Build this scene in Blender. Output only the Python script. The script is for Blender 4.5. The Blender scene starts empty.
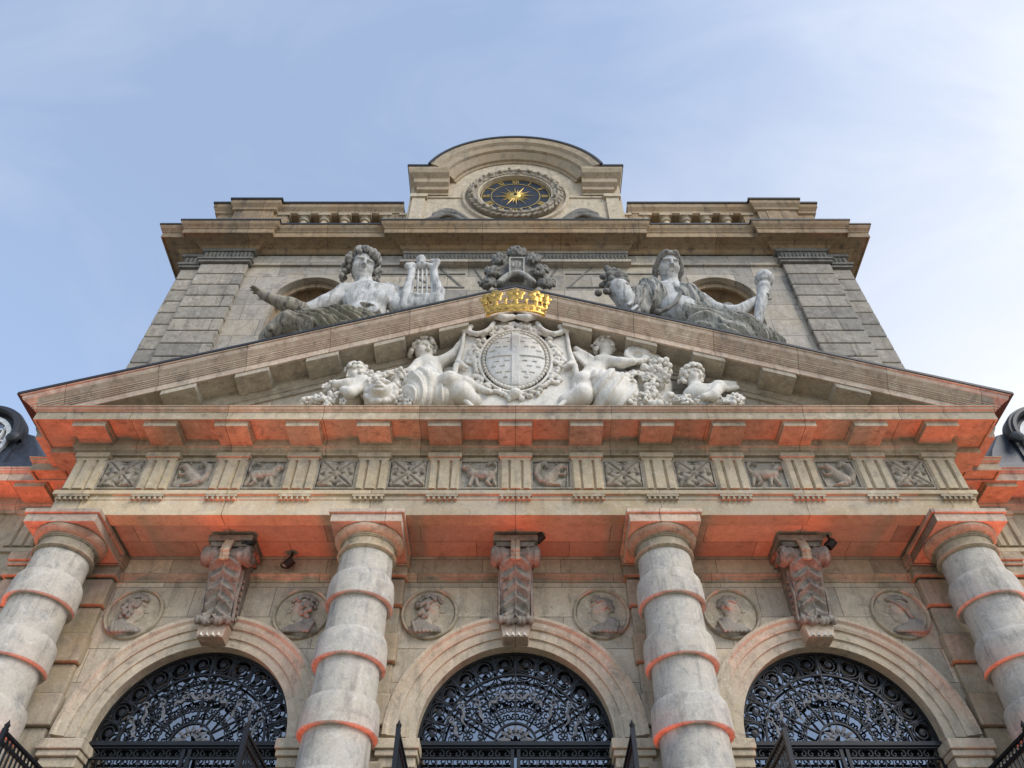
import bpy, bmesh, math, random
import numpy as np
from mathutils import Vector, Matrix
R = math.radians
random.seed(7)
scene = bpy.context.scene
col = scene.collection

# ------------------------------------------------------------------ camera
FPX, TH, CX, CY = 790.0, R(47.9), 515.5, 384.0
cd = bpy.data.cameras.new('camera')
cam = bpy.data.objects.new('camera', cd); col.objects.link(cam)
cam.location = (0, 0, 0); cam.rotation_euler = (R(90) + TH, 0, 0)
cd.sensor_fit = 'HORIZONTAL'; cd.sensor_width = 36.0; cd.lens = 36.0 * FPX / 1024
cd.shift_x = -(CX - 512) / 1024; cd.clip_start = .05; cd.clip_end = 3000
scene.camera = cam

# ------------------------------------------------------------------ light
SUN_EL, SUN_AZ = R(38), R(134)       # azimuth clockwise from +Y: behind the camera, to the right
world = bpy.data.worlds.new('World'); scene.world = world; world.use_nodes = True
wn, wl = world.node_tree.nodes, world.node_tree.links
wn.clear()
def wnode(t, **kw):
    n = wn.new(t)
    for k, v in kw.items(): setattr(n, k, v)
    return n
wout = wnode('ShaderNodeOutputWorld'); bg = wnode('ShaderNodeBackground')
sky = wnode('ShaderNodeTexSky', sky_type='NISHITA', sun_disc=False, sun_elevation=SUN_EL, sun_rotation=SUN_AZ)
sky.air_density = 1.0; sky.dust_density = .15; sky.ozone_density = 1.5
tc = wnode('ShaderNodeTexCoord')
def wmath(op, a, b=None, clamp=False):
    n = wnode('ShaderNodeMath', operation=op, use_clamp=clamp)
    for i, x in enumerate((a, b)):
        if x is None: continue
        if isinstance(x, (int, float)): n.inputs[i].default_value = x
        else: wl.new(x, n.inputs[i])
    return n.outputs[0]
sx = wnode('ShaderNodeSeparateXYZ'); wl.new(tc.outputs['Generated'], sx.inputs[0])
# thin high cloud: wisps everywhere, a bright veil low towards the right
mp = wnode('ShaderNodeMapping'); mp.inputs['Scale'].default_value = (1.6, 2.6, 3.2); mp.inputs['Rotation'].default_value = (0, R(24), R(30))
wl.new(tc.outputs['Generated'], mp.inputs[0])
nz = wnode('ShaderNodeTexNoise'); nz.inputs['Scale'].default_value = 1.7; nz.inputs['Detail'].default_value = 7; nz.inputs['Roughness'].default_value = .55; nz.inputs['Distortion'].default_value = .8
wl.new(mp.outputs[0], nz.inputs['Vector'])
wisp = wmath('MULTIPLY', wmath('SUBTRACT', nz.outputs[0], .46), 2.4, True)
veil = wmath('ADD', wmath('MULTIPLY', sx.outputs[0], 1.0), wmath('MULTIPLY', wmath('SUBTRACT', .865, sx.outputs[2]), 1.6))
veil = wmath('ADD', veil, wmath('MULTIPLY', wmath('SUBTRACT', nz.outputs[0], .5), .35))
veil = wmath('MULTIPLY', wmath('ADD', veil, .0, True), wmath('MULTIPLY', wmath('ADD', sx.outputs[1], .1), 4.0, True))
veil2 = wmath('MULTIPLY', veil, .95)
mask = wmath('ADD', wmath('MULTIPLY', wisp, .22), veil2, True)
mx = wnode('ShaderNodeMix', data_type='RGBA')
wl.new(mask, mx.inputs[0]); 
sc_ = wnode('ShaderNodeVectorMath', operation='MULTIPLY'); sc_.inputs[1].default_value = (1.0, .98, 1.0)
wl.new(sky.outputs[0], sc_.inputs[0])
lift = wnode('ShaderNodeVectorMath', operation='ADD'); lift.inputs[1].default_value = (1.6, 1.92, 2.42)
wl.new(sc_.outputs[0], lift.inputs[0])
wl.new(lift.outputs[0], mx.inputs[6]); mx.inputs[7].default_value = (6.3, 6.45, 6.8, 1)
wl.new(mx.outputs[2], bg.inputs[0]); bg.inputs[1].default_value = .15
wl.new(bg.outputs[0], wout.inputs[0])

sd = bpy.data.lights.new('sun', 'SUN'); sd.energy = 2.35; sd.angle = R(32); sd.color = (1, .925, .82)
sun = bpy.data.objects.new('sun', sd); col.objects.link(sun)
sdir = Vector((math.sin(SUN_AZ) * math.cos(SUN_EL), math.cos(SUN_AZ) * math.cos(SUN_EL), math.sin(SUN_EL)))
sun.rotation_euler = sdir.to_track_quat('Z', 'Y').to_euler(); sun.location = (-10, -20, 30)

vs = scene.view_settings
vs.view_transform = 'Standard'; vs.look = 'None'; vs.exposure = 0.15; vs.gamma = 1.0; vs.use_curve_mapping = False
scene.cycles.max_bounces = 6; scene.cycles.diffuse_bounces = 3

ORANGE = (1.0, .085, .010)
FLOOD_W = 640

# ------------------------------------------------------------------ helpers
def at(u, v, Y):
    """point at depth Y seen at image position u, v (used once, to take positions off the photograph)"""
    p = math.atan((CY - v) / FPX); a = TH + p
    return Vector(((u - CX) / FPX * Y * math.cos(p) / math.cos(a), Y, Y * math.tan(a)))

def wloc(o):
    v = Vector((0, 0, 0))
    while o is not None:
        v += o.location; o = o.parent
    return v

def meta(o, label=None, cat=None, group=None, kind=None):
    if label: o['label'] = label
    if cat: o['category'] = cat
    if group: o['group'] = group
    if kind: o['kind'] = kind
    return o

def thing(name, loc, label, cat, group=None):
    o = bpy.data.objects.new(name, None); col.objects.link(o)
    o.location = loc; o.empty_display_size = .2
    return meta(o, label, cat, group)

class MB:
    """collects geometry in world space, then links it as one mesh object"""
    def __init__(s): s.v = []; s.f = []; s.sm = []
    def add(s, v, f, smooth=False):
        n = len(s.v)
        s.v.extend([tuple(p) for p in v]); s.f.extend([tuple(i + n for i in q) for q in f]); s.sm.extend([smooth] * len(f))
        return s
    def box(s, x0, x1, y0, y1, z0, z1, b=0.0):
        if b <= 0:
            v = [(x, y, z) for z in (z0, z1) for y in (y0, y1) for x in (x0, x1)]
            return s.add(v, [(0, 2, 3, 1), (4, 5, 7, 6), (0, 1, 5, 4), (2, 6, 7, 3), (0, 4, 6, 2), (1, 3, 7, 5)])
        bm = bmesh.new(); bmesh.ops.create_cube(bm, size=1)
        for p in bm.verts:
            p.co = Vector(((x0 + x1) / 2 + p.co.x * (x1 - x0), (y0 + y1) / 2 + p.co.y * (y1 - y0), (z0 + z1) / 2 + p.co.z * (z1 - z0)))
        bmesh.ops.bevel(bm, geom=bm.edges[:], offset=b, segments=2, affect='EDGES', profile=.6)
        return s.bm(bm)
    def bm(s, bm, smooth=False):
        bm.verts.index_update()
        s.add([p.co.copy() for p in bm.verts], [[p.index for p in f.verts] for f in bm.faces], smooth); bm.free(); return s
    def prism(s, poly, a0, a1, axis):
        """poly: 2-D outline, extruded along an axis: 'y' -> (x,z) outline, 'x' -> (y,z), 'z' -> (x,y)"""
        def P(p, a): return {'y': (p[0], a, p[1]), 'x': (a, p[0], p[1]), 'z': (p[0], p[1], a)}[axis]
        n = len(poly)
        v = [P(p, a0) for p in poly] + [P(p, a1) for p in poly]
        f = [tuple(range(n)), tuple(range(2 * n - 1, n - 1, -1))] + [(i, i + n, (i + 1) % n + n, (i + 1) % n) for i in range(n)]
        return s.add(v, f)
    def sweep(s, prof, path):
        """prof: closed ring of (outward, z); path: xy points, outward is to the right of travel"""
        P = [Vector(p) for p in path]; n = len(P); m = len(prof); V = []
        for i in range(n):
            ds = []
            if i > 0: ds.append((P[i] - P[i - 1]).normalized())
            if i < n - 1: ds.append((P[i + 1] - P[i]).normalized())
            ns = [Vector((d.y, -d.x)) for d in ds]
            nn = ns[0] if len(ns) == 1 else (ns[0] + ns[1]) / (1 + ns[0].dot(ns[1]))
            V += [(P[i].x + nn.x * o, P[i].y + nn.y * o, z) for o, z in prof]
        F = [(i * m + j, i * m + (j + 1) % m, (i + 1) * m + (j + 1) % m, (i + 1) * m + j) for i in range(n - 1) for j in range(m)]
        F += [tuple(range(m))[::-1], tuple((n - 1) * m + j for j in range(m))]
        return s.add(V, F)
    def lathe(s, prof, c, n=40, a0=0.0, a1=2 * math.pi, smooth=True, axis='z'):
        full = abs(a1 - a0 - 2 * math.pi) < 1e-6
        k = n if full else n + 1; m = len(prof); V = []
        for i in range(k):
            a = a0 + (a1 - a0) * i / n
            for r, z in prof:
                q = (r * math.sin(a), -r * math.cos(a), z)
                if axis == 'y': q = (q[0], -z, q[1] * -1)
                if axis == 'x': q = (z, q[0], q[1] * -1)
                V.append((c[0] + q[0], c[1] + q[1], c[2] + q[2]))
        F = []
        for i in range(n):
            j = (i + 1) % k
            for t in range(m - 1): F.append((i * m + t, j * m + t, j * m + t + 1, i * m + t + 1))
        return s.add(V, F, smooth)
    def tube(s, pts, w, d=None, n=4, up=None, smooth=False, taper=None):
        """bar of elliptical / rectangular section along a polyline; d is the size along `up`"""
        d = d or w; P = [Vector(p) for p in pts]; V = []; k = len(P)
        up0 = Vector(up or (0, 1, 0))
        for i in range(k):
            t = (P[min(i + 1, k - 1)] - P[max(i - 1, 0)])
            t = t.normalized() if t.length > 1e-9 else Vector((0, 0, 1))
            u_ = up0 if abs(t.dot(up0)) < .95 else Vector((0, 0, 1))
            side = t.cross(u_).normalized(); uu = side.cross(t)
            q = taper(i / (k - 1)) if taper else 1
            for j in range(n):
                a = 2 * math.pi * (j + .5) / n
                g = 1.414 if n == 4 else 1
                V.append(P[i] + side * (math.cos(a) * w / 2 * g * q) + uu * (math.sin(a) * d / 2 * g * q))
        F = [(i * n + j, i * n + (j + 1) % n, (i + 1) * n + (j + 1) % n, (i + 1) * n + j) for i in range(k - 1) for j in range(n)]
        F += [tuple(range(n))[::-1], tuple((k - 1) * n + j for j in range(n))]
        return s.add(V, F, smooth)
    def grid(s, X, Y, Z, smooth=True, back=None):
        h, w = X.shape
        V = np.stack([X, Y, Z], -1).reshape(-1, 3)
        F = [(i * w + j, i * w + j + 1, (i + 1) * w + j + 1, (i + 1) * w + j) for i in range(h - 1) for j in range(w - 1)]
        return s.add(V.tolist(), F, smooth)
    def build(s, name, mat, parent=None, bevel=0, label=None, sharp=R(32)):
        o0 = wloc(parent) if parent else Vector((0, 0, 0))
        me = bpy.data.meshes.new(name)
        me.from_pydata([(p[0] - o0.x, p[1] - o0.y, p[2] - o0.z) for p in s.v], [], s.f)
        me.polygons.foreach_set('use_smooth', s.sm)
        bm = bmesh.new(); bm.from_mesh(me); bmesh.ops.recalc_face_normals(bm, faces=bm.faces)
        if any(s.sm) and sharp:
            for e in bm.edges:
                if len(e.link_faces) == 2 and e.calc_face_angle(0) > sharp: e.smooth = False
        bm.to_mesh(me); bm.free()
        me.materials.append(mat); me.update()
        o = bpy.data.objects.new(name, me); col.objects.link(o)
        if parent: o.parent = parent
        if bevel:
            b = o.modifiers.new('edge', 'BEVEL'); b.width = bevel; b.segments = 2; b.limit_method = 'ANGLE'; b.angle_limit = R(40)
        if label: o['label'] = label
        return o

def copy_tree(o, parent=None):
    c = o.copy(); col.objects.link(c)
    if parent: c.parent = parent
    for ch in o.children: copy_tree(ch, c)
    return c

# ------------------------------------------------------------------ sculpting: signed distance fields -> surface nets
def surface_nets(F, org, h):
    S = F < 0
    nx, ny, nz_ = F.shape
    cnt = np.zeros((nx - 1, ny - 1, nz_ - 1), np.int8)
    for a in (0, 1):
        for b in (0, 1):
            for c in (0, 1): cnt += S[a:nx - 1 + a, b:ny - 1 + b, c:nz_ - 1 + c]
    act = (cnt > 0) & (cnt < 8)
    I = np.argwhere(act); idx = -np.ones(act.shape, np.int64); idx[act] = np.arange(len(I))
    acc = np.zeros((len(I), 3)); num = np.zeros(len(I))
    cor = [np.array((a, b, c)) for a in (0, 1) for b in (0, 1) for c in (0, 1)]
    for i in range(8):
        for j in range(i + 1, 8):
            if np.abs(cor[i] - cor[j]).sum() != 1: continue
            A = I + cor[i]; B = I + cor[j]
            fa = F[A[:, 0], A[:, 1], A[:, 2]]; fb = F[B[:, 0], B[:, 1], B[:, 2]]
            m = (fa < 0) != (fb < 0)
            t = np.where(m, fa / np.where(m, fa - fb, 1), 0)
            acc += m[:, None] * (cor[i] + (cor[j] - cor[i]) * t[:, None]); num += m
    V = (I + acc / num[:, None]) * h + org
    Q = []
    for ax in range(3):
        s0 = [slice(None)] * 3; s1 = [slice(None)] * 3; s0[ax] = slice(0, -1); s1[ax] = slice(1, None)
        ch = S[tuple(s0)] != S[tuple(s1)]
        E = np.argwhere(ch); inside = S[tuple(s0)][ch]
        b, c = (ax + 1) % 3, (ax + 2) % 3
        ok = (E[:, b] > 0) & (E[:, c] > 0) & (E[:, b] < F.shape[b] - 1) & (E[:, c] < F.shape[c] - 1)
        E = E[ok]; inside = inside[ok]
        def g(db, dc):
            K = E.copy(); K[:, b] += db; K[:, c] += dc
            return idx[K[:, 0], K[:, 1], K[:, 2]]
        q = np.stack([g(-1, -1), g(0, -1), g(0, 0), g(-1, 0)], 1)
        q[~inside] = q[~inside][:, ::-1]; Q.append(q)
    return V, np.concatenate(Q)

class Sculpt:
    def __init__(s): s.p = []
    def cap(s, a, b, ra, rb=None, k=.04, sub=False):
        s.p.append(('c', np.array(a, float), np.array(b, float), ra, ra if rb is None else rb, k, sub)); return s
    def ell(s, c, r, rot=None, k=.04, sub=False):
        s.p.append(('e', np.array(c, float), np.array(r if hasattr(r, '__len__') else (r, r, r), float), None if rot is None else np.array(rot, float), k, sub)); return s
    def chain(s, pts, rs, k=.04):
        for i in range(len(pts) - 1): s.cap(pts[i], pts[i + 1], rs[i], rs[i + 1], k)
        return s
    def build(s, name, mat, parent=None, h=.02, disp=None, flat=None, label=None, cut=None):
        lo = np.min([np.minimum(p[1] - p[3], p[2] - p[4]) if p[0] == 'c' else p[1] - p[2].max() for p in s.p if not p[-1]], 0) - 4 * h
        hi = np.max([np.maximum(p[1] + p[3], p[2] + p[4]) if p[0] == 'c' else p[1] + p[2].max() for p in s.p if not p[-1]], 0) + 4 * h
        n = np.ceil((hi - lo) / h).astype(int) + 1
        F = np.full(n, .5, np.float32)
        ax = [lo[i] + h * np.arange(n[i]) for i in range(3)]
        for p in s.p:
            if p[0] == 'c':
                l = np.minimum(p[1] - p[3], p[2] - p[4]); u = np.maximum(p[1] + p[3], p[2] + p[4])
            else:
                l = p[1] - p[2].max(); u = p[1] + p[2].max()
            k = p[-2]; mg = k + 3 * h
            i0 = np.clip(np.floor((l - mg - lo) / h).astype(int), 0, n); i1 = np.clip(np.ceil((u + mg - lo) / h).astype(int) + 1, 0, n)
            if (i1 <= i0).any(): continue
            sl = tuple(slice(i0[i], i1[i]) for i in range(3))
            X = ax[0][sl[0]][:, None, None]; Y = ax[1][sl[1]][None, :, None]; Z = ax[2][sl[2]][None, None, :]
            if p[0] == 'c':
                a, b = p[1], p[2]; d = b - a; L2 = max(d @ d, 1e-9)
                t = np.clip(((X - a[0]) * d[0] + (Y - a[1]) * d[1] + (Z - a[2]) * d[2]) / L2, 0, 1)
                D = np.sqrt((X - a[0] - t * d[0]) ** 2 + (Y - a[1] - t * d[1]) ** 2 + (Z - a[2] - t * d[2]) ** 2) - (p[3] + (p[4] - p[3]) * t)
            else:
                c, r, rot = p[1], p[2], p[3]
                x, y, z = X - c[0], Y - c[1], Z - c[2]
                if rot is not None:
                    x, y, z = (rot[0, 0] * x + rot[1, 0] * y + rot[2, 0] * z, rot[0, 1] * x + rot[1, 1] * y + rot[2, 1] * z, rot[0, 2] * x + rot[1, 2] * y + rot[2, 2] * z)
                k0 = np.sqrt((x / r[0]) ** 2 + (y / r[1]) ** 2 + (z / r[2]) ** 2)
                k1 = np.sqrt((x / r[0] ** 2) ** 2 + (y / r[1] ** 2) ** 2 + (z / r[2] ** 2) ** 2)
                D = k0 * (k0 - 1) / np.maximum(k1, 1e-6)
                D = np.where(k0 < .05, -r.min(), D)
            A = F[sl]
            if p[-1]:
                D = -D; hh = np.clip(.5 - .5 * (A - D) / k, 0, 1)
                F[sl] = A * (1 - hh) + D * hh + k * hh * (1 - hh)
            else:
                hh = np.clip(.5 + .5 * (D - A) / k, 0, 1)
                F[sl] = D * (1 - hh) + A * hh - k * hh * (1 - hh)
        if disp is not None:
            G = np.meshgrid(*ax, indexing='ij'); near = np.abs(F) < .12
            F[near] += disp(G[0][near], G[1][near], G[2][near])
        if cut is not None:
            G = np.meshgrid(*ax, indexing='ij'); F = np.maximum(F, cut(*G))
        F[0] = F[-1] = .1; F[:, 0] = F[:, -1] = .1; F[:, :, 0] = F[:, :, -1] = .1
        V, Q = surface_nets(F, lo, h)
        if flat is not None: V = flat(V)
        m = MB(); m.v = V.tolist(); m.f = [tuple(q) for q in Q.tolist()]; m.sm = [True] * len(m.f)
        return m.build(name, mat, parent, label=label, sharp=0)

def rotm(rx=0, ry=0, rz=0):
    return np.array(Matrix.Rotation(rz, 3, 'Z') @ Matrix.Rotation(ry, 3, 'Y') @ Matrix.Rotation(rx, 3, 'X'))

def head(S, c, H, yaw=0, pitch=0, roll=0, hair='curls', seed=0, chub=0.0, hs=None):
    """a head of height H centred at c, facing -Y (yaw turns it to +x), eyes at half height; hair goes to hs"""
    c = np.array(c, float); M = rotm(-pitch, roll, yaw)
    def T(x, y, z): return c + M @ (np.array((x, y, z)) * H)
    def E(x, y, z, r, k=.03, sub=False, rr=None):
        m = M if rr is None else M @ rr
        S.ell(T(x, y, z), np.array(r) * H, m, k * H, sub)
    w = 1 + chub
    E(0, .06, .10, (.335 * w, .40, .37))
    E(0, -.06, -.16, (.27 * w, .29, .30), .10)
    E(0, -.20, -.38, (.12 * w, .11, .09), .10)                      # chin
    for s in (-1, 1):
        E(s * .17, -.22, -.12, (.12 * w, .10, .12 * w), .10)        # cheek
        E(s * .14, -.385, .035, (.095, .11, .060), .03, True)       # eye socket
        E(s * .14, -.270, .03, (.066, .062, .046), .006)            # eyeball
        E(s * .14, -.345, .02, (.026, .03, .022), .004, True)       # pupil
        S.cap(T(s * .04, -.36, .11), T(s * .23, -.31, .105), .040 * H, .03 * H, .02 * H)  # brow
        E(s * .335 * w, .03, -.02, (.035, .075, .11), .03)          # ear
    S.cap(T(0, -.345, .10), T(0, -.455, -.11), .036 * H, .056 * H, .035 * H)      # nose
    S.cap(T(-.055, -.40, -.125), T(.055, -.40, -.125), .038 * H, .038 * H, .012 * H)
    for s in (-1, 1): S.ell(T(s * .03, -.44, -.165), np.array((.018, .03, .02)) * H, M, .006 * H, True)
    S.cap(T(-.08, -.335, -.235), T(.08, -.335, -.235), .026 * H, .026 * H, .015 * H)  # upper lip
    S.cap(T(-.065, -.33, -.285), T(.065, -.33, -.285), .03 * H, .03 * H, .015 * H)
    S.cap(T(-.09, -.39, -.258), T(.09, -.39, -.258), .022 * H, .022 * H, .006 * H, sub=True)
    rnd = random.Random(seed); G = hs or S
    if hair == 'curls':
        for i in range(95):
            a = rnd.uniform(-math.pi, math.pi); b = rnd.uniform(-.25, 1.45)
            y = .06 - .44 * math.cos(b) * math.cos(a); z = .12 + .42 * math.sin(b); x = .39 * math.cos(b) * math.sin(a)
            if y < -.18 and z < .26: continue
            if z < -.05 and y < .05: continue
            q = rnd.uniform(.065, .105); e = 1.06
            G.ell(T(x * e, .06 + (y - .06) * e, .12 + (z - .12) * e), np.array((q, q, q)) * H, M, .004 * H)
            e = 1.06 + q * 2.3; G.ell(T(x * e, .06 + (y - .06) * e, .12 + (z - .12) * e), np.array((q * .5, q * .5, q * .5)) * H, M, .004 * H, True)
        for s in (-1, 1):
            for i in range(11):
                G.ell(T(s * (.36 + rnd.uniform(-.03, .09)), rnd.uniform(-.05, .32), .1 - i * .05 + rnd.uniform(-.04, .04)), np.array((.085, .085, .09)) * H, None, .012 * H)
    elif hair == 'long':
        for i in range(150):
            a = rnd.uniform(-math.pi, math.pi); b = rnd.uniform(-.7, 1.4)
            y = .08 - .46 * math.cos(b) * math.cos(a); z = .12 + .46 * math.sin(b); x = .44 * math.cos(b) * math.sin(a)
            if y < -.12 and z < .28: continue
            if z < -.05 and y < -.02: continue
            q = rnd.uniform(.06, .10); e = rnd.uniform(1.0, 1.12)
            G.ell(T(x * e, .08 + (y - .08) * e, .12 + (z - .12) * e), np.array((q, q, q * 1.2)) * H, M, .004 * H)
        for s in (-1, 1):
            for i in range(22):
                G.ell(T(s * (.40 + rnd.uniform(-.04, .16)), rnd.uniform(-.16, .30), .16 - i * .034), np.array((.075, .075, .08)) * H, None, .004 * H)
    elif hair == 'band':
        for i in range(46):
            a = -math.pi + 2 * math.pi * i / 46
            for b in (.55, .85, 1.15):
                y = .06 - .43 * math.cos(b) * math.cos(a); z = .12 + .41 * math.sin(b); x = .37 * math.cos(b) * math.sin(a)
                G.ell(T(x, y, z), np.array((.05, .05, .06)) * H, M, .015 * H)
        for s in (-1, 1):
            for i in range(14):
                t = i / 13
                G.ell(T(s * (.14 + .27 * math.sin(t * 1.7)), -.30 + .40 * t, .38 - .52 * t), np.array((.095, .085, .06)) * H, None, .004 * H)
            for i in range(6):
                G.ell(T(s * .38, .12 + .02 * i, -.14 - .05 * i), np.array((.08, .09, .08)) * H, None, .014 * H)

def hand(S, wrist, tip, up, size, curl=.3, side=1):
    """palm and five separate fingers; `up` is the back of the hand"""
    w = Vector(wrist); d = (Vector(tip) - w).normalized(); u_ = Vector(up); u_ = (u_ - d * u_.dot(d)).normalized(); s_ = d.cross(u_) * side
    S.cap(w, w + d * size * .25, size * .13, size * .17, size * .08)
    S.ell(w + d * size * .33, (size * .20, size * .20, size * .20), None, size * .06)
    for i, (o, L) in enumerate(((-.18, .40), (-.06, .47), (.06, .44), (.17, .34))):
        a = w + d * size * .46 + s_ * (o * size); dd = d
        for sgm in range(3):
            dd = (dd - u_ * (curl * (sgm + .4))).normalized(); b = a + dd * size * L * (.44, .32, .24)[sgm] + s_ * (o * size * .10)
            S.cap(a, b, size * .058, size * .05, size * .02); a = b
    a = w + d * size * .18 - s_ * (.16 * size)
    b = a + (d * .6 - s_ * .8).normalized() * size * .22; c = b + (d * .95 - s_ * .2 - u_ * .2).normalized() * size * .2
    S.cap(a, b, size * .075, size * .062, size * .03); S.cap(b, c, size * .06, size * .048, size * .02)

# ------------------------------------------------------------------ materials
def new_mat(name):
    m = bpy.data.materials.new(name); m.use_nodes = True
    nt = m.node_tree; b = nt.nodes['Principled BSDF']
    return m, nt, b
class NT:
    def __init__(s, nt): s.nt = nt
    def n(s, t, ins=None, **kw):
        x = s.nt.nodes.new(t)
        for k, v in kw.items(): setattr(x, k, v)
        for k, v in (ins or {}).items():
            if hasattr(v, 'is_linked') or isinstance(v, bpy.types.NodeSocket): s.nt.links.new(v, x.inputs[k])
            else: x.inputs[k].default_value = v
        return x
    def math(s, op, a, b=0.0, clamp=False):
        return s.n('ShaderNodeMath', {0: a, 1: b}, operation=op, use_clamp=clamp).outputs[0]
    def mix(s, f, a, b, mode='MIX'):
        return s.n('ShaderNodeMix', {0: f, 6: a, 7: b}, data_type='RGBA', blend_type=mode).outputs[2]
    def ramp(s, f, a, b):
        return s.n('ShaderNodeMapRange', {0: f, 1: a, 2: b, 3: 0.0, 4: 1.0}).outputs[0]

def rgba(c): return (c[0], c[1], c[2], 1.0)
def stone(name, base, warm=None, grey=(.20, .20, .195), dark=(.07, .065, .06), brick=None, dirt=.5, warmth=.5, streak=.5, bump=.35, speck=.4, rough=.88, offset=0.0, moss=0.0, sscale=1.5, sedge=(.52, .76)):
    k_ = (1.05, .99, .925) if base[0] > base[2] * 1.17 else (1.02, .995, .96)
    base = tuple(min(.8, base[q] * k_[q]) for q in range(3))
    m, nt, b = new_mat(name); g = NT(nt)
    pos = g.n('ShaderNodeNewGeometry').outputs['Position']
    sep = g.n('ShaderNodeSeparateXYZ', {0: pos})
    warm = warm or (base[0] * 1.0, base[1] * .80, base[2] * .55)
    n1 = g.n('ShaderNodeTexNoise', {'Vector': pos, 'Scale': 1.1, 'Detail': 6.0, 'Roughness': .62, 'Distortion': .5}).outputs[0]
    n2 = g.n('ShaderNodeTexNoise', {'Vector': pos, 'Scale': 4.3, 'Detail': 8.0, 'Roughness': .7, 'Distortion': .8}).outputs[0]
    n3 = g.n('ShaderNodeTexNoise', {'Vector': pos, 'Scale': 38.0, 'Detail': 5.0, 'Roughness': .7}).outputs[0]
    c = g.mix(g.math('MULTIPLY', g.ramp(n1, .38, .66), warmth), rgba(base), rgba(warm))
    c = g.mix(g.math('MULTIPLY', g.ramp(n2, .50, .72), dirt), c, rgba(grey))
    sm_ = g.n('ShaderNodeMapping', {0: pos, 3: (5.0, 5.0, .55)}).outputs[0]
    ns = g.n('ShaderNodeTexNoise', {'Vector': sm_, 'Scale': sscale, 'Detail': 6.0, 'Roughness': .68, 'Distortion': .3}).outputs[0]
    c = g.mix(g.math('MULTIPLY', g.ramp(ns, *sedge), min(.9, streak * 1.3)), c, rgba(dark))
    nb = g.n('ShaderNodeTexNoise', {'Vector': pos, 'Scale': 7.0, 'Detail': 9.0, 'Roughness': .74, 'Distortion': .6}).outputs[0]
    c = g.mix(g.math('MULTIPLY', g.ramp(nb, .54, .70), min(.9, speck * 1.5)), c, rgba([.5 * dark[k] + .5 * grey[k] * .6 for k in range(3)]))
    c = g.mix(g.math('MULTIPLY', g.ramp(nb, .46, .36), min(.75, speck * 1.2)), c, (min(.76, base[0] * 1.4), min(.75, base[1] * 1.43), min(.73, base[2] * 1.5), 1))
    gr = g.n('ShaderNodeMapRange', {0: n3, 1: .3, 2: .7, 3: .88, 4: 1.14}).outputs[0]
    c = g.mix(1.0, c, g.n('ShaderNodeCombineXYZ', {0: gr, 1: gr, 2: gr}).outputs[0], 'MULTIPLY')
    hgt = g.math('ADD', g.math('MULTIPLY', n3, .55), g.math('MULTIPLY', n2, .7))
    if moss:
        c = g.mix(g.math('MULTIPLY', g.ramp(n1, .5, .62), moss), c, (.12, .11, .055, 1))
    if brick:
        yz = g.math('ADD', sep.outputs[1], sep.outputs[2])
        bv = g.n('ShaderNodeCombineXYZ', {0: sep.outputs[0], 1: g.math('ADD', yz, offset)}).outputs[0]
        bt = g.n('ShaderNodeTexBrick', {'Vector': bv, 'Color1': (.68, .67, .66, 1), 'Color2': (1.14, 1.08, .99, 1), 'Mortar': (.34, .31, .28, 1), 'Scale': 1.0, 'Mortar Size': .006, 'Mortar Smooth': .3, 'Bias': 0.0, 'Brick Width': brick[0], 'Row Height': brick[1]})
        bt.offset = .42
        c = g.mix(.85, c, bt.outputs[0], 'MULTIPLY')
        hgt = g.math('SUBTRACT', hgt, g.math('MULTIPLY', bt.outputs[1], 1.6))
    nt.links.new(c, b.inputs['Base Color'])
    bp = g.n('ShaderNodeBump', {'Height': hgt, 'Strength': bump, 'Distance': .02})
    nt.links.new(bp.outputs[0], b.inputs['Normal'])
    b.inputs['Roughness'].default_value = rough; b.inputs['Specular IOR Level'].default_value = .2
    return m

def plain(name, colr, rough=.5, metal=0.0, var=.25, spec=.5, scale=14.0, bump=.1):
    m, nt, b = new_mat(name); g = NT(nt)
    pos = g.n('ShaderNodeNewGeometry').outputs['Position']
    n = g.n('ShaderNodeTexNoise', {'Vector': pos, 'Scale': scale, 'Detail': 6.0, 'Roughness': .65}).outputs[0]
    c = g.mix(g.ramp(n, .35, .7), rgba([x * (1 - var) for x in colr]), rgba([min(1, x * (1 + var)) for x in colr]))
    nt.links.new(c, b.inputs['Base Color'])
    b.inputs['Roughness'].default_value = rough; b.inputs['Metallic'].default_value = metal; b.inputs['Specular IOR Level'].default_value = spec
    bp = g.n('ShaderNodeBump', {'Height': n, 'Strength': bump, 'Distance': .01}); nt.links.new(bp.outputs[0], b.inputs['Normal'])
    return m

M = {}
M['wall'] = stone('cream_wall_stone', (.64, .59, .50), (.50, .41, .28), brick=(1.05, .44), dirt=.35, warmth=.55, streak=.35, speck=.35, offset=.06)
M['rust'] = stone('rusticated_stone', (.40, .36, .29), (.36, .27, .15), dirt=.45, warmth=.8, streak=.4, speck=.3)
M['trim'] = stone('moulded_stone', (.46, .42, .34), (.40, .31, .19), dirt=.4, warmth=.6, streak=.4, speck=.45, brick=(1.3, 9.0))
M['arch'] = stone('arch_stone', (.50, .45, .36), (.46, .37, .24), dirt=.3, warmth=.5, streak=.35, speck=.4)
M['frieze'] = stone('frieze_stone', (.46, .41, .31), (.45, .34, .19), dirt=.55, warmth=.5, streak=.35, speck=.35)
M['archi'] = stone('architrave_stone', (.56, .50, .40), (.48, .37, .22), grey=(.42, .41, .38), dirt=.5, warmth=.75, streak=.2, speck=.3, brick=(1.88, 9.0))
M['soffit'] = stone('soffit_stone', (.46, .42, .36), (.42, .35, .26), dirt=.3, warmth=.4, streak=.15, speck=.25, brick=(1.25, .47))
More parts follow.
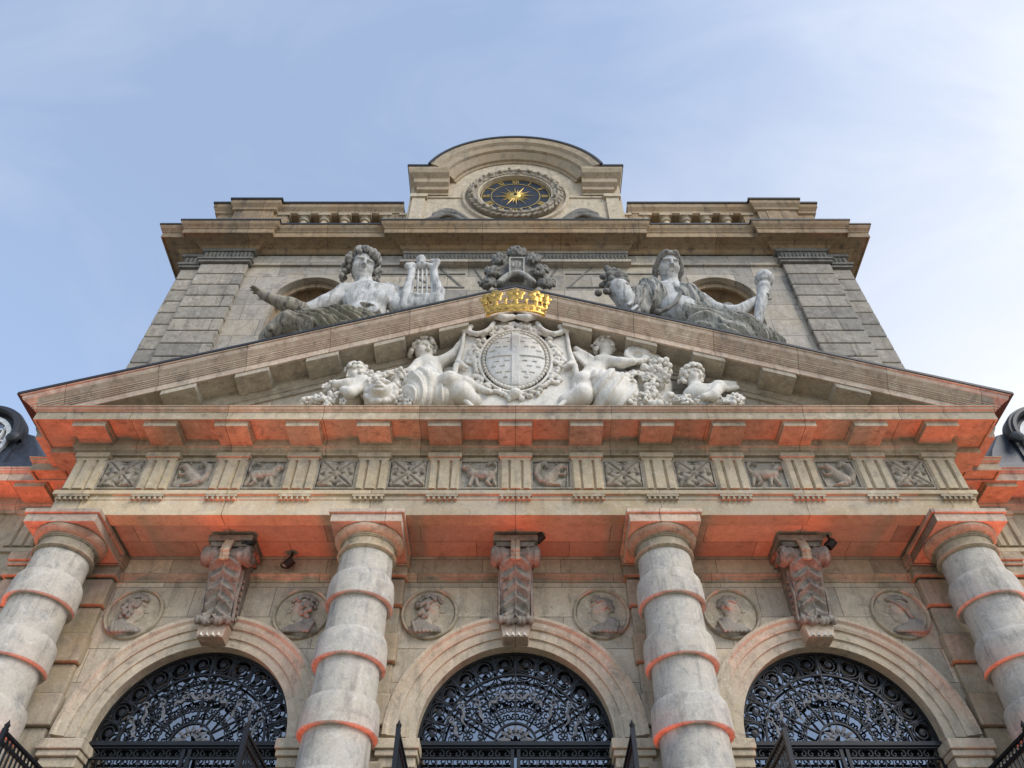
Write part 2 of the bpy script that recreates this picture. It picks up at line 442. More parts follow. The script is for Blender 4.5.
M['column'] = stone('column_stone', (.50, .475, .43), (.47, .40, .30), grey=(.25, .25, .25), dirt=.75, warmth=.45, streak=.45, speck=.3)
M['relief'] = stone('weathered_relief_stone', (.33, .31, .265), (.34, .27, .17), grey=(.15, .15, .145), dirt=.7, warmth=.4, streak=.5, speck=.55)
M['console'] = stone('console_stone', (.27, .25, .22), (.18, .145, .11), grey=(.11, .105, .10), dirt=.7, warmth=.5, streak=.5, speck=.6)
M['upper'] = stone('upper_wall_stone', (.41, .39, .36), (.43, .36, .24), grey=(.20, .20, .198), brick=(.95, .47), dirt=.75, warmth=.5, streak=.3, speck=.35)
M['quoin'] = stone('grey_quoin_stone', (.34, .325, .295), (.33, .27, .19), grey=(.19, .19, .185), brick=(2.3, .362), offset=.154, dirt=.7, warmth=.25, streak=.5, speck=.7, bump=.8)
M['cornice'] = stone('brown_cornice_stone', (.33, .275, .20), (.33, .22, .12), grey=(.16, .15, .14), dirt=.55, warmth=.9, streak=.8, speck=.4, brick=(1.6, 9.0))
M['raking'] = stone('pink_cornice_stone', (.60, .52, .44), (.47, .33, .25), brick=(1.15, 9.0), offset=4.0, dirt=.35, warmth=.7, streak=.45, speck=.4)
M['tymp'] = stone('tympanum_stone', (.50, .475, .42), (.38, .32, .22), dirt=.5, warmth=.4, streak=.4, speck=.4, brick=(.9, .42))
M['marble'] = stone('white_carved_stone', (.72, .695, .64), (.56, .50, .40), grey=(.40, .385, .35), dirt=.55, warmth=.45, streak=.35, speck=.25, bump=.3)
M['statue'] = stone('weathered_statue_stone', (.54, .545, .54), (.40, .38, .33), sscale=2.6, sedge=(.49, .62), grey=(.17, .17, .165), dirt=.6, warmth=.3, streak=.42, speck=.3, bump=.25)
M['mossy'] = stone('mossy_drapery_stone', (.30, .285, .24), (.25, .215, .15), sscale=2.6, sedge=(.49, .62), grey=(.13, .125, .10), dirt=.7, warmth=.5, streak=.7, speck=.4, moss=.5)
M['darkstone'] = stone('blackened_stone', (.20, .195, .18), (.18, .16, .12), grey=(.09, .09, .088), dirt=.8, warmth=.4, streak=.6, speck=.5)
M['lead'] = plain('lead_flashing', (.025, .026, .03), .55, .0)
M['slate'] = plain('slate', (.035, .04, .055), .5, .0, .4)
M['iron'] = plain('black_iron', (.012, .012, .014), .45, .3)
M['gold'] = plain('gilding', (.62, .36, .085), .36, 1.0, .5, scale=22, bump=.3)
M['goldpaint'] = plain('gilt_paint', (.60, .42, .13), .45, .6, .2)
M['dial'] = plain('dark_blue_enamel', (.034, .042, .056), .55, .0, .3, .15)
M['white'] = plain('white_window_paint', (.62, .62, .60), .6)
M['fixture'] = plain('dark_fixture_metal', (.02, .018, .018), .6, .2)
M['gravel'] = plain('sandy_gravel', (.36, .31, .24), .95, 0, .3, scale=60)
M['paving'] = stone('paving_stone', (.40, .37, .32), brick=(.9, .6), dirt=.4)
def glass_mat(name='dark_window_glass', base=(.008, .009, .012)):
    m, nt, b = new_mat(name); g = NT(nt)
    pos = g.n('ShaderNodeNewGeometry').outputs['Position']
    n = g.n('ShaderNodeTexNoise', {'Vector': pos, 'Scale': 2.2, 'Detail': 3.0}).outputs[0]
    b.inputs['Base Color'].default_value = rgba(base); b.inputs['Roughness'].default_value = .04
    b.inputs['Specular IOR Level'].default_value = 1.0; b.inputs['IOR'].default_value = 2.15
    bp = g.n('ShaderNodeBump', {'Height': n, 'Strength': .12, 'Distance': .05}); nt.links.new(bp.outputs[0], b.inputs['Normal'])
    return m
M['glass'] = glass_mat()
M['lens'] = plain('floodlight_lens', (.5, .12, .05), .3)

M['greyiron'] = plain('pale_grey_iron', (.13, .13, .135), .6, .1, .5)  # leaf scrolls and palmettes, a paler grey than the black iron bars
M['cornice2'] = stone('gable_cornice_stone', (.36, .31, .235), (.38, .28, .17), grey=(.2, .19, .17), dirt=.45, warmth=.7, streak=.4, speck=.35)
M['mut'] = stone('brown_soffit_stone', (.43, .395, .33), (.30, .24, .17), grey=(.17, .165, .15), dirt=.6, warmth=.5, streak=.3, speck=.4)
M['wall2'] = stone('roundel_stone', (.48, .43, .34), (.44, .35, .22), grey=(.22, .22, .2), dirt=.6, warmth=.5, streak=.3, speck=.5)
M['bust'] = stone('bust_stone', (.33, .31, .275), (.24, .19, .14), grey=(.12, .12, .118), dirt=.75, warmth=.4, streak=.3, speck=.35)
M['bustlight'] = stone('bust_face_stone', (.50, .44, .36), (.44, .34, .24), grey=(.26, .25, .23), dirt=.4, warmth=.4, streak=.3, speck=.3)
M['wreath'] = stone('wreath_stone', (.34, .31, .26), (.30, .25, .17), grey=(.15, .145, .135), dirt=.7, warmth=.4, streak=.4, speck=.5)
M['marble2'] = stone('grey_carved_stone', (.66, .65, .62), (.56, .52, .45), grey=(.40, .40, .40), dirt=.5, warmth=.3, streak=.3, speck=.4)
M['hairstone'] = stone('dark_weathered_stone', (.30, .295, .28), (.26, .24, .19), sscale=2.6, sedge=(.49, .62), grey=(.13, .13, .128), dirt=.7, warmth=.3, streak=.5, speck=.4)
M['statue2'] = stone('streaked_statue_stone', (.36, .355, .33), (.33, .30, .24), sscale=2.6, sedge=(.49, .62), grey=(.15, .15, .14), dirt=.7, warmth=.4, streak=.8, speck=.35)
M['mossy2'] = stone('stained_drapery_stone', (.40, .39, .35), (.27, .25, .18), sscale=2.6, sedge=(.49, .62), grey=(.14, .14, .12), dirt=.7, warmth=.5, streak=.8, speck=.35, moss=.25)

# ------------------------------------------------------------------ ground
def structure(o): o['kind'] = 'structure'; return o
g_ = MB(); g_.add([(-900, -900, -1.62), (900, -900, -1.62), (900, 900, -1.62), (-900, 900, -1.62)], [(0, 1, 2, 3)])
structure(g_.build('ground', M['gravel']))
p_ = MB()
for i in range(9): p_.box(-9.5 + .0 * i, 9.5, 2.6 + i * .36, 9.4, -1.62 + i * .175, -1.445 + i * .175 - (.002 if i < 8 else 0), .012)
structure(p_.build('perron_steps', M['paving']))

# ------------------------------------------------------------------ the building
WY, UY = 8.97, 8.97          # wall planes
Z0 = 6.36                    # underside of the entablature
TAN = .373; PX = 6.78; PZ = 8.0
fac = thing('chateau', (0, WY, -.05), 'pale stone chateau front with banded columns, arched doorways, triangular pediment and clock gable', 'building')

ARX, RIN, ROUT, ZC = (-3.72, 0.0, 3.72), 1.13, 1.50, 3.93
def arc(cx, cz, r, a0, a1, n): return [(cx + r * math.cos(a0 + (a1 - a0) * i / n), cz + r * math.sin(a0 + (a1 - a0) * i / n)) for i in range(n + 1)]
# lower wall: front sheet with three arched openings and their reveals
w = MB()
def wall_with_arches(w, y, x0, x1, z0, z1, opens, depth):
    xs = [x0] + [q for c, r, zc in opens for q in (c - r, c + r)] + [x1]
    for i in range(0, len(xs), 2):
        w.add([(xs[i], y, z0), (xs[i + 1], y, z0), (xs[i + 1], y, z1), (xs[i], y, z1)], [(0, 1, 2, 3)])
    for c, r, zc in opens:
        A = arc(c, zc, r, math.pi, 0, 48); n = len(A)
        v = [(p[0], y, p[1]) for p in A] + [(p[0], y, z1) for p in A]
        w.add(v, [(i, i + 1, n + i + 1, n + i) for i in range(n - 1)])
        B = [(c - r, z0)] + A + [(c + r, z0)]; n = len(B)
        v = [(p[0], y, p[1]) for p in B] + [(p[0], y + depth, p[1]) for p in B]
        w.add(v, [(i, i + 1, n + i + 1, n + i) for i in range(n - 1)])
wall_with_arches(w, WY, -6.75, 6.75, -.05, 6.42, [(c, RIN, ZC) for c in ARX], .5)
w.add([(-6.75, WY, -.05), (-6.75, 12, -.05), (-6.75, 12, 6.42), (-6.75, WY, 6.42)], [(0, 1, 2, 3)])
w.add([(6.75, WY, -.05), (6.75, 12, -.05), (6.75, 12, 6.42), (6.75, WY, 6.42)], [(0, 1, 2, 3)])
wall = w.build('lower_wall', M['wall'], fac)
# string course and panel mouldings under the soffit
sc = MB()
prof = [(.0, 6.00), (.02, 6.00), (.02, 6.035), (.045, 6.05), (.045, 6.075), (.06, 6.09), (.06, 6.115), (0, 6.13)]
for x0, x1 in ((-5.26, -2.32), (-1.44, 1.44), (2.32, 5.26)): sc.sweep([(o, z) for o, z in prof] + [(-.02, 6.13), (-.02, 6.0)], [(x0, WY), (x1, WY)])
sc.build('string_course', M['trim'], wall)

# archivolts with imposts
def arch_ring(m, cx, cz, y, prof, a0=math.pi, a1=0, n=56, sz=1.0):
    """prof: closed ring of (radius, projection towards the viewer)"""
    k = len(prof); V = []
    for i in range(n + 1):
        a = a0 + (a1 - a0) * i / n
        V += [(cx + r * math.cos(a), y - o, cz + r * math.sin(a) * sz) for r, o in prof]
    F = [(i * k + j, i * k + (j + 1) % k, (i + 1) * k + (j + 1) % k, (i + 1) * k + j) for i in range(n) for j in range(k)]
    F += [tuple(range(k)), tuple(n * k + j for j in range(k))]
    m.add(V, F)
for c in ARX:
    a = MB()
    arch_ring(a, c, ZC, WY, [(RIN - .004, -.1), (RIN - .004, .05), (1.235, .05), (1.235, .075), (1.35, .075), (1.35, .10), (1.385, .115), (1.43, .12), (1.46, .15), (1.50, .15), (1.50, -.1)])
    ar = a.build('archivolt', M['arch'], fac)
    for s in (-1, 1):
        i_ = MB(); xi, xo = c + s * (RIN - .03), c + s * 1.46
        i_.box(min(c + s * RIN, xo), max(c + s * RIN, xo), WY - .05, WY + .3, -.05, 3.50)
        for z0, z1, e in ((3.50, 3.58, .03), (3.583, 3.69, .06), (3.693, 3.76, .10), (3.763, 3.875, .13)):
            i_.box(min(c + s * (RIN - e * .5), c + s * (1.45 + e)), max(c + s * (RIN - e * .5), c + s * (1.45 + e)), WY - .05 - e, WY + .32, z0, z1, .012)
        i_.build('impost', M['arch'], ar)

# rusticated strips behind the columns
def rust_strip(x0, x1, name='rusticated_pilaster'):
    r = MB(); z = -.05; k = 0
    r.box(x0 + .055, x1 - .055, WY - .06, WY + .02, -.05, 6.0)
    zz = [i * .3875 + .165 for i in range(15)]
    for i, z in enumerate(zz):
        if z + .37 > 6.0: break
        e = .14 if i % 2 == 0 else .085; xw = .0 if i % 2 == 0 else .03
        r.box(x0 + xw, x1 - xw, WY - e, WY - .01, z, z + .375, .022)
    o = r.build(name, M['rust'], fac)
    c = MB()
    for z0, z1, e in ((6.0, 6.05, .10), (6.053, 6.16, .07), (6.163, 6.22, .10), (6.223, 6.352, .13)): c.box(x0 - e * .3, x1 + e * .3, WY - .08 - e, WY, z0, z1, .012)
    c.build('pilaster_capital', M['trim'], o)
for x in (-1.88, 1.88): rust_strip(x - .43, x + .43)
rust_strip(-6.72, -5.27); rust_strip(5.27, 6.72)

# columns: one built, three copied
def shaft_r(z): return .385 - .055 * max(0, (z - 2.0)) / 3.8
def make_column(x):
    cy = 8.33; t = MB(); prof = [(0, .25), (.50, .25), (.52, .30), (.50, .38), (.44, .40), (.44, .46)]
    z = .46
    bands = []
    zb = 3.65 + .775 * 2
    while zb > .6: bands.append(zb); zb -= .775
    bands.sort()
    prof.append((shaft_r(z), .50))
    for b in bands:
        r0, r1 = shaft_r(b), shaft_r(b + .36); e = .066
        prof += [(r0, b - .001), (r0 + e - .012, b), (r0 + e, b + .012), (r0 + e - .002, b + .12), (r1 + e - .001, b + .25), (r1 + e - .012, b + .315), (r1 + e - .03, b + .350), (r1 + .004, b + .366)]
    prof += [(shaft_r(5.86), 5.875)]
    t.lathe(prof, (x, cy, 0), 56); t.box(x - .54, x + .54, cy - .54, cy + .54, -.02, .25, .01)
    o = t.build('column', M['column'], fac)
    c = MB()
    c.lathe([(.325, 5.865), (.352, 5.875), (.372, 5.895), (.372, 5.91), (.352, 5.93), (.352, 5.945), (.335, 5.95), (.333, 6.035), (.35, 6.038), (.35, 6.05), (.364, 6.053), (.364, 6.066), (.378, 6.07), (.405, 6.09), (.432, 6.12), (.44, 6.148), (.43, 6.17), (.3, 6.171)], (x, cy, 0), 56)
    c.build('capital', M['trim'], o)
    b = MB(); b.box(x - .445, x + .445, cy - .445, cy + .445, 6.172, 6.295); b.box(x - .475, x + .475, cy - .475, cy + .475, 6.296, Z0 - .003)
    b.build('abacus', M['raking'], o, bevel=.008)
    return o
for x in (-5.71, -1.875, 1.875, 5.71): make_column(x)

# entablature: the portico breaks forward, the side walls and wings carry the same profile
PATH = [(-5.98, 9.35), (-5.98, 8.0), (5.98, 8.0), (5.98, 9.35)]
a = MB(); a.sweep([(0, Z0), (0, 6.60), (.012, 6.605), (.012, 6.665), (.05, 6.67), (.05, 6.735), (.03, 6.75), (-.5, 6.75), (-.5, 6.5), (-.22, 6.5), (-.22, Z0)], PATH)
archit = a.build('architrave', M['archi'], fac, bevel=.006)
a = MB(); a.box(-5.77, 5.77, 8.215, WY + .01, 6.41, 6.55)
for x in (-1.88, 1.88): a.box(x - .40, x + .40, 8.22, WY, 6.365, 6.42)
a.build('portico_ceiling', M['soffit'], fac)
f = MB(); f.sweep([(-.02, 6.74), (-.02, 7.40), (-.4, 7.40), (-.4, 6.74)], PATH)
frz = f.build('frieze', M['frieze'], fac)
TS = .957
def triglyph_bm(x, y=7.98, hw=.2075):
    m = MB(); d = .05; q = hw
    out = [(x - q, y + .03), (x - q, y - d + .03), (x - q + .03, y - d), (x - .11, y - d), (x - .085, y - d + .04), (x - .06, y - d), (x + .06, y - d), (x + .085, y - d + .04), (x + .11, y - d), (x + q - .03, y - d), (x + q, y - d + .03), (x + q, y + .03)]
    m.prism(out, 6.752, 7.24, 'z'); m.box(x - q, x + q, y - d, y + .03, 7.24, 7.285); m.box(x - q - .02, x + q + .02, y - d - .025, y + .03, 7.286, 7.36)
    return m
def guttae_bm(x, y=8.0):
    m = MB(); m.box(x - .208, x + .208, y - .045, y, 6.635, 6.668)
    for i in range(6):
        gx = x - .176 + i * .0705; m.lathe([(.014, 6.634), (.028, 6.585), (0, 6.584)], (gx, y - .03, 0), 8)
    return m
tri0 = reg0 = None
for k in range(-6, 7):
    x = k * TS
    triglyph_bm(x).build('triglyph', M['frieze'], frz); guttae_bm(x).build('guttae', M['trim'], archit)

# metopes: carved square panels between the triglyphs
def relief_h(prims, U, V):
    H = np.zeros_like(U)
    for p in prims:
        if p[0] == 'c':
            (ax, az), (bx, bz), ra, rb, hh = p[1:]
            dx, dz = bx - ax, bz - az; L = max(dx * dx + dz * dz, 1e-9)
            t = np.clip(((U - ax) * dx + (V - az) * dz) / L, 0, 1); r = ra + (rb - ra) * t
            d = np.hypot(U - ax - t * dx, V - az - t * dz) / r
            H = np.maximum(H, hh * np.sqrt(np.clip(1 - d * d, 0, 1)))
    return H
def leafcross(U, V):
    r = np.hypot(U, V); a = np.arctan2(V, U); H = np.zeros_like(U)
    for k in range(4):
        th = math.pi / 4 + k * math.pi / 2
        p = U * math.cos(th) + V * math.sin(th); q = -U * math.sin(th) + V * math.cos(th)
        wd = .115 * np.clip(np.sin(np.clip(p / .35, 0, 1) * math.pi), 0, 1) ** .6 * (1 + .35 * np.cos(p * 62))
        e = np.clip(1 - (q / np.maximum(wd, 1e-4)) ** 2, 0, 1)
        H = np.maximum(H, np.where((p > .03) & (p < .35), .045 * np.sqrt(e) * (1 - .5 * np.exp(-(q / .012) ** 2)), 0))
        th = k * math.pi / 2
        p = U * math.cos(th) + V * math.sin(th); q = np.abs(-U * math.sin(th) + V * math.cos(th))
        e = np.clip(1 - ((q - .06 * np.sin(p * 12)) / .03) ** 2, 0, 1); H = np.maximum(H, np.where((p > .05) & (p < .24), .028 * np.sqrt(e), 0))
        e = np.clip(1 - ((p - .19) ** 2 + (q - .055) ** 2) / .035 ** 2, 0, 1); H = np.maximum(H, .03 * np.sqrt(e))
    return np.maximum(H, .05 * np.sqrt(np.clip(1 - (r / .055) ** 2, 0, 1)))
ANIMALS = [
 # a walking hound-like beast with raised tail
 [('c', (-.13, -.02), (.10, .0), .085, .075, .055), ('c', (.10, .03), (.17, .11), .06, .055, .055), ('c', (.17, .12), (.24, .09), .05, .03, .05), ('c', (.14, .17), (.13, .23), .02, .012, .03),
  ('c', (.09, -.05), (.14, -.22), .04, .02, .04), ('c', (.05, -.05), (.02, -.21), .035, .02, .035), ('c', (-.14, -.05), (-.10, -.14), .05, .03, .045), ('c', (-.10, -.14), (-.17, -.22), .028, .02, .04), ('c', (-.17, -.05), (-.22, -.20), .04, .02, .035),
  ('c', (-.20, .03), (-.25, .14), .03, .03, .04), ('c', (-.25, .14), (-.17, .22), .035, .03, .04), ('c', (-.17, .22), (-.10, .17), .025, .02, .035), ('c', (.20, -.22), (-.22, -.245), .02, .02, .02)],
 # a crouched squirrel-like beast with a plumed tail
 [('c', (-.06, -.10), (.05, .03), .10, .075, .055), ('c', (.06, .06), (.13, .13), .06, .055, .055), ('c', (.13, .13), (.20, .11), .045, .025, .045), ('c', (.09, .19), (.07, .25), .02, .012, .03),
  ('c', (.06, .0), (.17, -.02), .032, .02, .04), ('c', (.17, -.02), (.19, .05), .02, .018, .035), ('c', (-.05, -.16), (.10, -.21), .05, .025, .045), ('c', (-.14, -.12), (-.20, .0), .045, .05, .045), ('c', (-.20, .0), (-.17, .14), .055, .05, .05),
  ('c', (-.17, .14), (-.08, .20), .045, .04, .045), ('c', (-.08, .20), (-.06, .13), .035, .025, .04), ('c', (.20, -.22), (-.20, -.24), .02, .02, .02), ('c', (.20, -.2), (.23, .2), .012, .012, .02)],
]
def metope(x, kind, flip):
    n = 52; u = np.linspace(-.245, .245, n); v = np.linspace(-.225, .225, n); U, V = np.meshgrid(u, v)
    m = MB(); y = 7.995; zc = 7.02
    rn = np.sin(U * 71 + 1.3) * np.sin(V * 63 + x) * .003
    H = leafcross(U, V) if kind == 0 else relief_h(ANIMALS[kind - 1], U * flip, V)
    H = H * np.clip((.243 - np.abs(U)) / .02, 0, 1) * np.clip((.223 - np.abs(V)) / .02, 0, 1)
    H = H * 1.5 + np.where(H > .004, rn, rn * .4)
    m.grid(U + x, y - H, V + zc)
    for (a0, a1, b0, b1) in ((-.272, .272, .226, .25), (-.272, .272, -.25, -.226), (-.272, -.246, -.226, .226), (.246, .272, -.226, .226)):
        m.box(x + a0, x + a1, y - .03, y + .01, zc + b0, zc + b1)
    m.build('metope', M['relief'], frz)
for i, (k, fl) in enumerate([(0, 1), (2, -1), (1, 1), (0, 1), (0, 1), (1, -1), (2, 1), (0, 1), (0, 1), (1, 1), (2, -1), (0, 1)]): metope((i - 5.5) * TS, k, fl)

c = MB()
CP = [(-.02, 7.37), (.03, 7.37), (.03, 7.40), (.075, 7.43), (.075, 7.455), (.10, 7.47), (.10, 7.50), (.10, 7.60), (.49, 7.60), (.49, 7.572), (.52, 7.572), (.52, 7.70), (.535, 7.705), (.535, 7.715), (.56, 7.735), (.565, 7.765), (.58, 7.77), (.58, 7.785), (-.3, 7.80), (-.3, 7.37)]
c.sweep(CP, PATH)
corn = c.build('cornice', M['trim'], fac, bevel=.004)
def mutule(x, y=8.0):
    m = MB(); m.box(x - .222, x + .222, y - .475, y - .09, 7.49, 7.602); m.box(x - .235, x + .235, y - .485, y - .09, 7.555, 7.601)
    return m
for k in range(-6, 7): mutule(k * TS).build('mutule', M['trim'], corn, bevel=.006)
for s in (-1, 1):
    for k in range(1):
        m = MB(); m.box(min(s * 6.07, s * 6.465), max(s * 6.07, s * 6.465), 8.05, 8.45, 7.49, 7.602); m.build('mutule', M['trim'], corn, bevel=.006)

# pavilion return and wings carry the entablature on at the wall
def entab(m_a, m_f, m_c, path, y_, dz=0.0):
    D = lambda p: [(o, z + dz) for o, z in p]
    m_a.sweep(D([(0, Z0), (0, 6.665), (.05, 6.67), (.05, 6.735), (.03, 6.75), (-.3, 6.75), (-.3, Z0)]), path)
    m_f.sweep(D([(-.02, 6.74), (-.02, 7.40), (-.3, 7.40), (-.3, 6.74)]), path)
    m_c.sweep(D(CP), path)
for s in (-1, 1):
    A, F_, C_ = MB(), MB(), MB()
    pth = [(-6.45, 12), (-6.45, WY + .05), (-5.9, WY + .05)] if s < 0 else [(5.9, WY + .05), (6.45, WY + .05), (6.45, 12)]
    entab(A, F_, C_, pth, WY, -.004)
    A.build('architrave', M['archi'], fac); F_.build('frieze', M['frieze'], fac); C_.build('cornice', M['trim'], fac)

# pediment
def ztop(x): return 10.465 - TAN * abs(x)
YF = 7.38
RP = [(.0, YF - .02), (.02, YF - .02), (.022, YF), (.05, YF + .002), (.09, YF + .02), (.13, YF + .06), (.155, YF + .08), (.165, YF + .095), (.185, YF + .095), (.188, YF + .11), (.206, YF + .112), (.209, YF + .127), (.230, YF + .13), (.233, YF + .145), (.252, YF + .145), (.258, YF + .165), (.37, YF + .165), (.37, YF + .20), (.345, YF + .20), (.345, 7.915), (.42, 7.915), (.45, 7.93), (.48, 7.955), (.53, 7.96), (.535, 7.985), (.61, 7.99), (.61, 8.2), (0, 8.2)]
def rake(s, RP):
    m = MB(); V = []
    for h, y in RP: V.append((0, y, ztop(0) - h))
    for h, y in RP:
        xe = 5.98 + (8.0 - y) * 1.25 if y < 7.9 else 6.0
        xe = min(xe, PX + .02); V.append((s * xe, y, ztop(xe) - h))
    k = len(RP)
    m.add(V, [(j, (j + 1) % k, k + (j + 1) % k, k + j) for j in range(k)] + [tuple(range(k, 2 * k))])
    return m
ic = [i for i, q in enumerate(RP) if q == (.345, YF + .20)][0]
RPA = RP[:ic + 1] + [(.30, YF + .22), (0, YF + .22)]
RPB = [(.342, YF + .19)] + RP[ic + 1:-2] + [(.61, 8.2), (.2, 8.2), (.2, YF + .19)]
ped = MB(); ped.add([(-6.0, 8.03, 7.75), (6.0, 8.03, 7.75), (0, 8.03, 10.1)], [(0, 1, 2)])
tym = ped.build('tympanum', M['tymp'], fac)
for s in (-1, 1):
    rk = rake(s, RPA).build('raking_cornice', M['raking'], fac); rake(s, RPB).build('raking_soffit', M['mut'], rk)
    for k in range(1, 7):
        x = s * k * TS; x0, x1 = x - .225, x + .225
        if abs(x) > 5.6: continue
        mm = MB(); zt = lambda q: ztop(q) - .34; zb = lambda q: ztop(q) - .455
        for (a0, a1, ya, yb, dz) in ((x0, x1, YF + .18, 7.917, 0),):
            mm.prism([(a0, zb(a0) + dz), (a1, zb(a1) + dz), (a1, zt(a1)), (a0, zt(a0))], ya, yb, 'y')
        mm.build('mutule', M['mut'], rk, bevel=.006)
    r = MB(); xe = s * (PX + .04)
    r.add([(0, YF - .035, ztop(0) + .004), (xe, YF - .035, ztop(xe) + .004), (xe, YF - .035, ztop(xe) + .045), (0, YF - .035, ztop(0) + .045),
           (0, WY, ztop(0) + .004), (xe, WY, ztop(xe) + .004), (xe, WY, ztop(xe) + .045), (0, WY, ztop(0) + .045)], [(0, 1, 2, 3), (4, 5, 6, 7), (3, 2, 6, 7), (0, 1, 5, 4), (1, 2, 6, 5)])
    r.build('lead_flashing', M['lead'], rk)
# side eaves of the pediment
for s in (-1, 1):
    e = MB(); z = ztop(PX)
    prof = [(.5, z - .30), (.52, z - .21), (.55, z - .17), (.58, z - .12), (.61, z - .03), (.63, z), (.0, z), (0, z - .24)]
    e.sweep(prof, [(-6.16, WY), (-6.16, 7.9)] if s < 0 else [(6.16, 7.9), (6.16, WY)])
    e.build('side_eave', M['raking'], fac)

# upper storey
u = MB()
NX, NZ, NR = 3.95, 12.35, .70
wall_with_arches(u, UY, -6.72, 6.72, 7.6, 14.0, [(-NX, NR, NZ), (NX, NR, NZ)], .125)
for s in (-1, 1): u.add([(s * 6.72, UY, 7.6), (s * 6.72, 14, 7.6), (s * 6.72, 14, 14.0), (s * 6.72, UY, 14.0)], [(0, 1, 2, 3)])
uw = u.build('upper_wall', M['upper'], fac)
for s in (-1, 1):
    n_ = MB(); arch_ring(n_, s * NX, NZ, UY, [(NR + .002, -.02), (NR + .002, .03), (NR + .27, .03), (NR + .27, -.02)], R(180), 0, 40)
    no = n_.build('niche_surround', M['upper'], fac)
    n_ = MB(); arch_ring(n_, s * NX, NZ, UY + .14, [(NR - .12, -.03), (NR - .12, .02), (NR - .005, .02), (NR - .005, -.03)], R(180), 0, 40); n_.build('moulding', M['cornice'], no)
    n_ = MB()
    V = []; rows = []
    for t in range(12):      # cylinder rows, then the half dome
        el = 0 if t < 2 else (t - 1) / 10 * math.pi / 2
        zz = 8.0 if t == 0 else NZ + NR * math.sin(el)
        V += [(s * NX + NR * math.cos(el) * math.cos(math.pi * i / 24), UY + .12 + NR * .8 * math.cos(el) * math.sin(math.pi * i / 24), zz) for i in range(25)]
    n_.add(V, [(t * 25 + i, t * 25 + i + 1, (t + 1) * 25 + i + 1, (t + 1) * 25 + i) for t in range(11) for i in range(24)], True)
    n_.build('niche', M['cornice'], no)
# shallow joggled joints of the flat arch behind the trophy
j_ = MB()
for s in (-1, 1):
    for x0, x1, za, zb in ((.55, .85, 12.75, 13.45), (1.05, 1.55, 12.75, 13.45), (1.75, 2.15, 12.9, 13.2)):
        j_.tube([(s * x0, UY - .006, za), (s * x1, UY - .006, zb)], .035, .03)
    for z in (12.74, 13.2): j_.box(min(s * 1.0, s * 2.9), max(s * 1.0, s * 2.9), UY - .02, UY, z - .018, z + .018)
    j_.build('joint_moulding', M['darkstone'], uw); j_ = MB()
# block-rusticated pilasters and corner strips
for s in (-1, 1):
    for (xa, xb, yy, top, nm) in ((5.38, 6.33, 8.86, 13.43, 'pilaster'), (6.30, 6.74, 8.95, 13.36, 'corner_strip')):
        m = MB(); h = .362; z = top - h
        m.box(min(s * xa, s * xb) + .05, max(s * xa, s * xb) - .05, yy + .05, UY + .2, 8.0, top)
        while z > 8.0:
            m.box(min(s * xa, s * xb), max(s * xa, s * xb), yy, UY + (.3 if nm == 'corner_strip' else .01), z + .012, z + h - .012, .022); z -= h
        pl = m.build(nm, M['quoin'], fac)
        m = MB(); x0, x1 = min(s * xa, s * xb), max(s * xa, s * xb)
        for z0, z1, e in ((top + .002, top + .07, .05), (top + .072, top + .12, .08), (top + .122, top + .44, .02), (top + .36, top + .44, .07)):
            m.box(x0 - e, x1 + e, yy - e, UY + .1, z0, z1)
        n = int((x1 - x0) / .075)
        for i in range(n):   # leaf band
            xx = x0 + (i + .5) * (x1 - x0) / n
            m.lathe([(.0, top + .15), (.022, top + .17), (.034, top + .24), (.05, top + .30), (.03, top + .345), (0, top + .35)], (xx, yy - .02, 0), 7)
        m.build('capital', M['darkstone'], pl)
# frieze bands: egg and dart over the middle, plain at the sides
m = MB()
for s in (-1, 1): 
    m = MB(); m.box(min(s * 2.32, s * 5.36), max(s * 2.32, s * 5.36), UY - .05, UY + .02, 13.47, 13.54); m.box(min(s * 2.32, s * 5.36), max(s * 2.32, s * 5.36), UY - .02, UY + .02, 13.54, 13.95)
    m.build('frieze_band', M['upper'], uw)
m = MB(); m.box(-2.29, 2.29, UY - .10, UY, 13.42, 13.95); m.box(-2.33, 2.33, UY - .15, UY, 13.44, 13.52); m.box(-2.31, 2.31, UY - .13, UY, 13.78, 13.84)
m.build('egg_and_dart_base', M['upper'], uw)
m = MB()
for i in range(62):
    xx = -2.25 + i * 4.5 / 61
    m.lathe([(.0, 13.58), (.024, 13.61), (.032, 13.68), (.026, 13.74), (0, 13.765)], (xx, UY - .11, 0), 7)
m.build('egg_and_dart', M['darkstone'], uw)
UP = [(-6.86, 11), (-6.86, UY), (-6.40, UY), (-6.40, UY - .10), (-5.32, UY - .10), (-5.32, UY), (-2.29, UY), (-2.29, UY - .10), (2.29, UY - .10), (2.29, UY), (5.32, UY), (5.32, UY - .10), (6.40, UY - .10), (6.40, UY), (6.86, UY), (6.86, 11)]
m = MB(); m.sweep([(-.05, 13.84), (.02, 13.84), (.02, 13.88), (.06, 13.90), (.10, 13.96), (.10, 13.98), (.16, 14.0), (.17, 14.02), (.36, 14.02), (.36, 13.985), (.385, 13.985), (.385, 14.13), (.40, 14.135), (.40, 14.16), (.42, 14.19), (.45, 14.23), (.47, 14.29), (.47, 14.33), (-.4, 14.36), (-.4, 13.84)], UP)
uc = m.build('upper_cornice', M['cornice'], fac)
m = MB(); m.sweep([(.42, 14.345), (.487, 14.318), (.487, 14.36), (.42, 14.385)], UP); m.build('lead_flashing', M['lead'], uc)

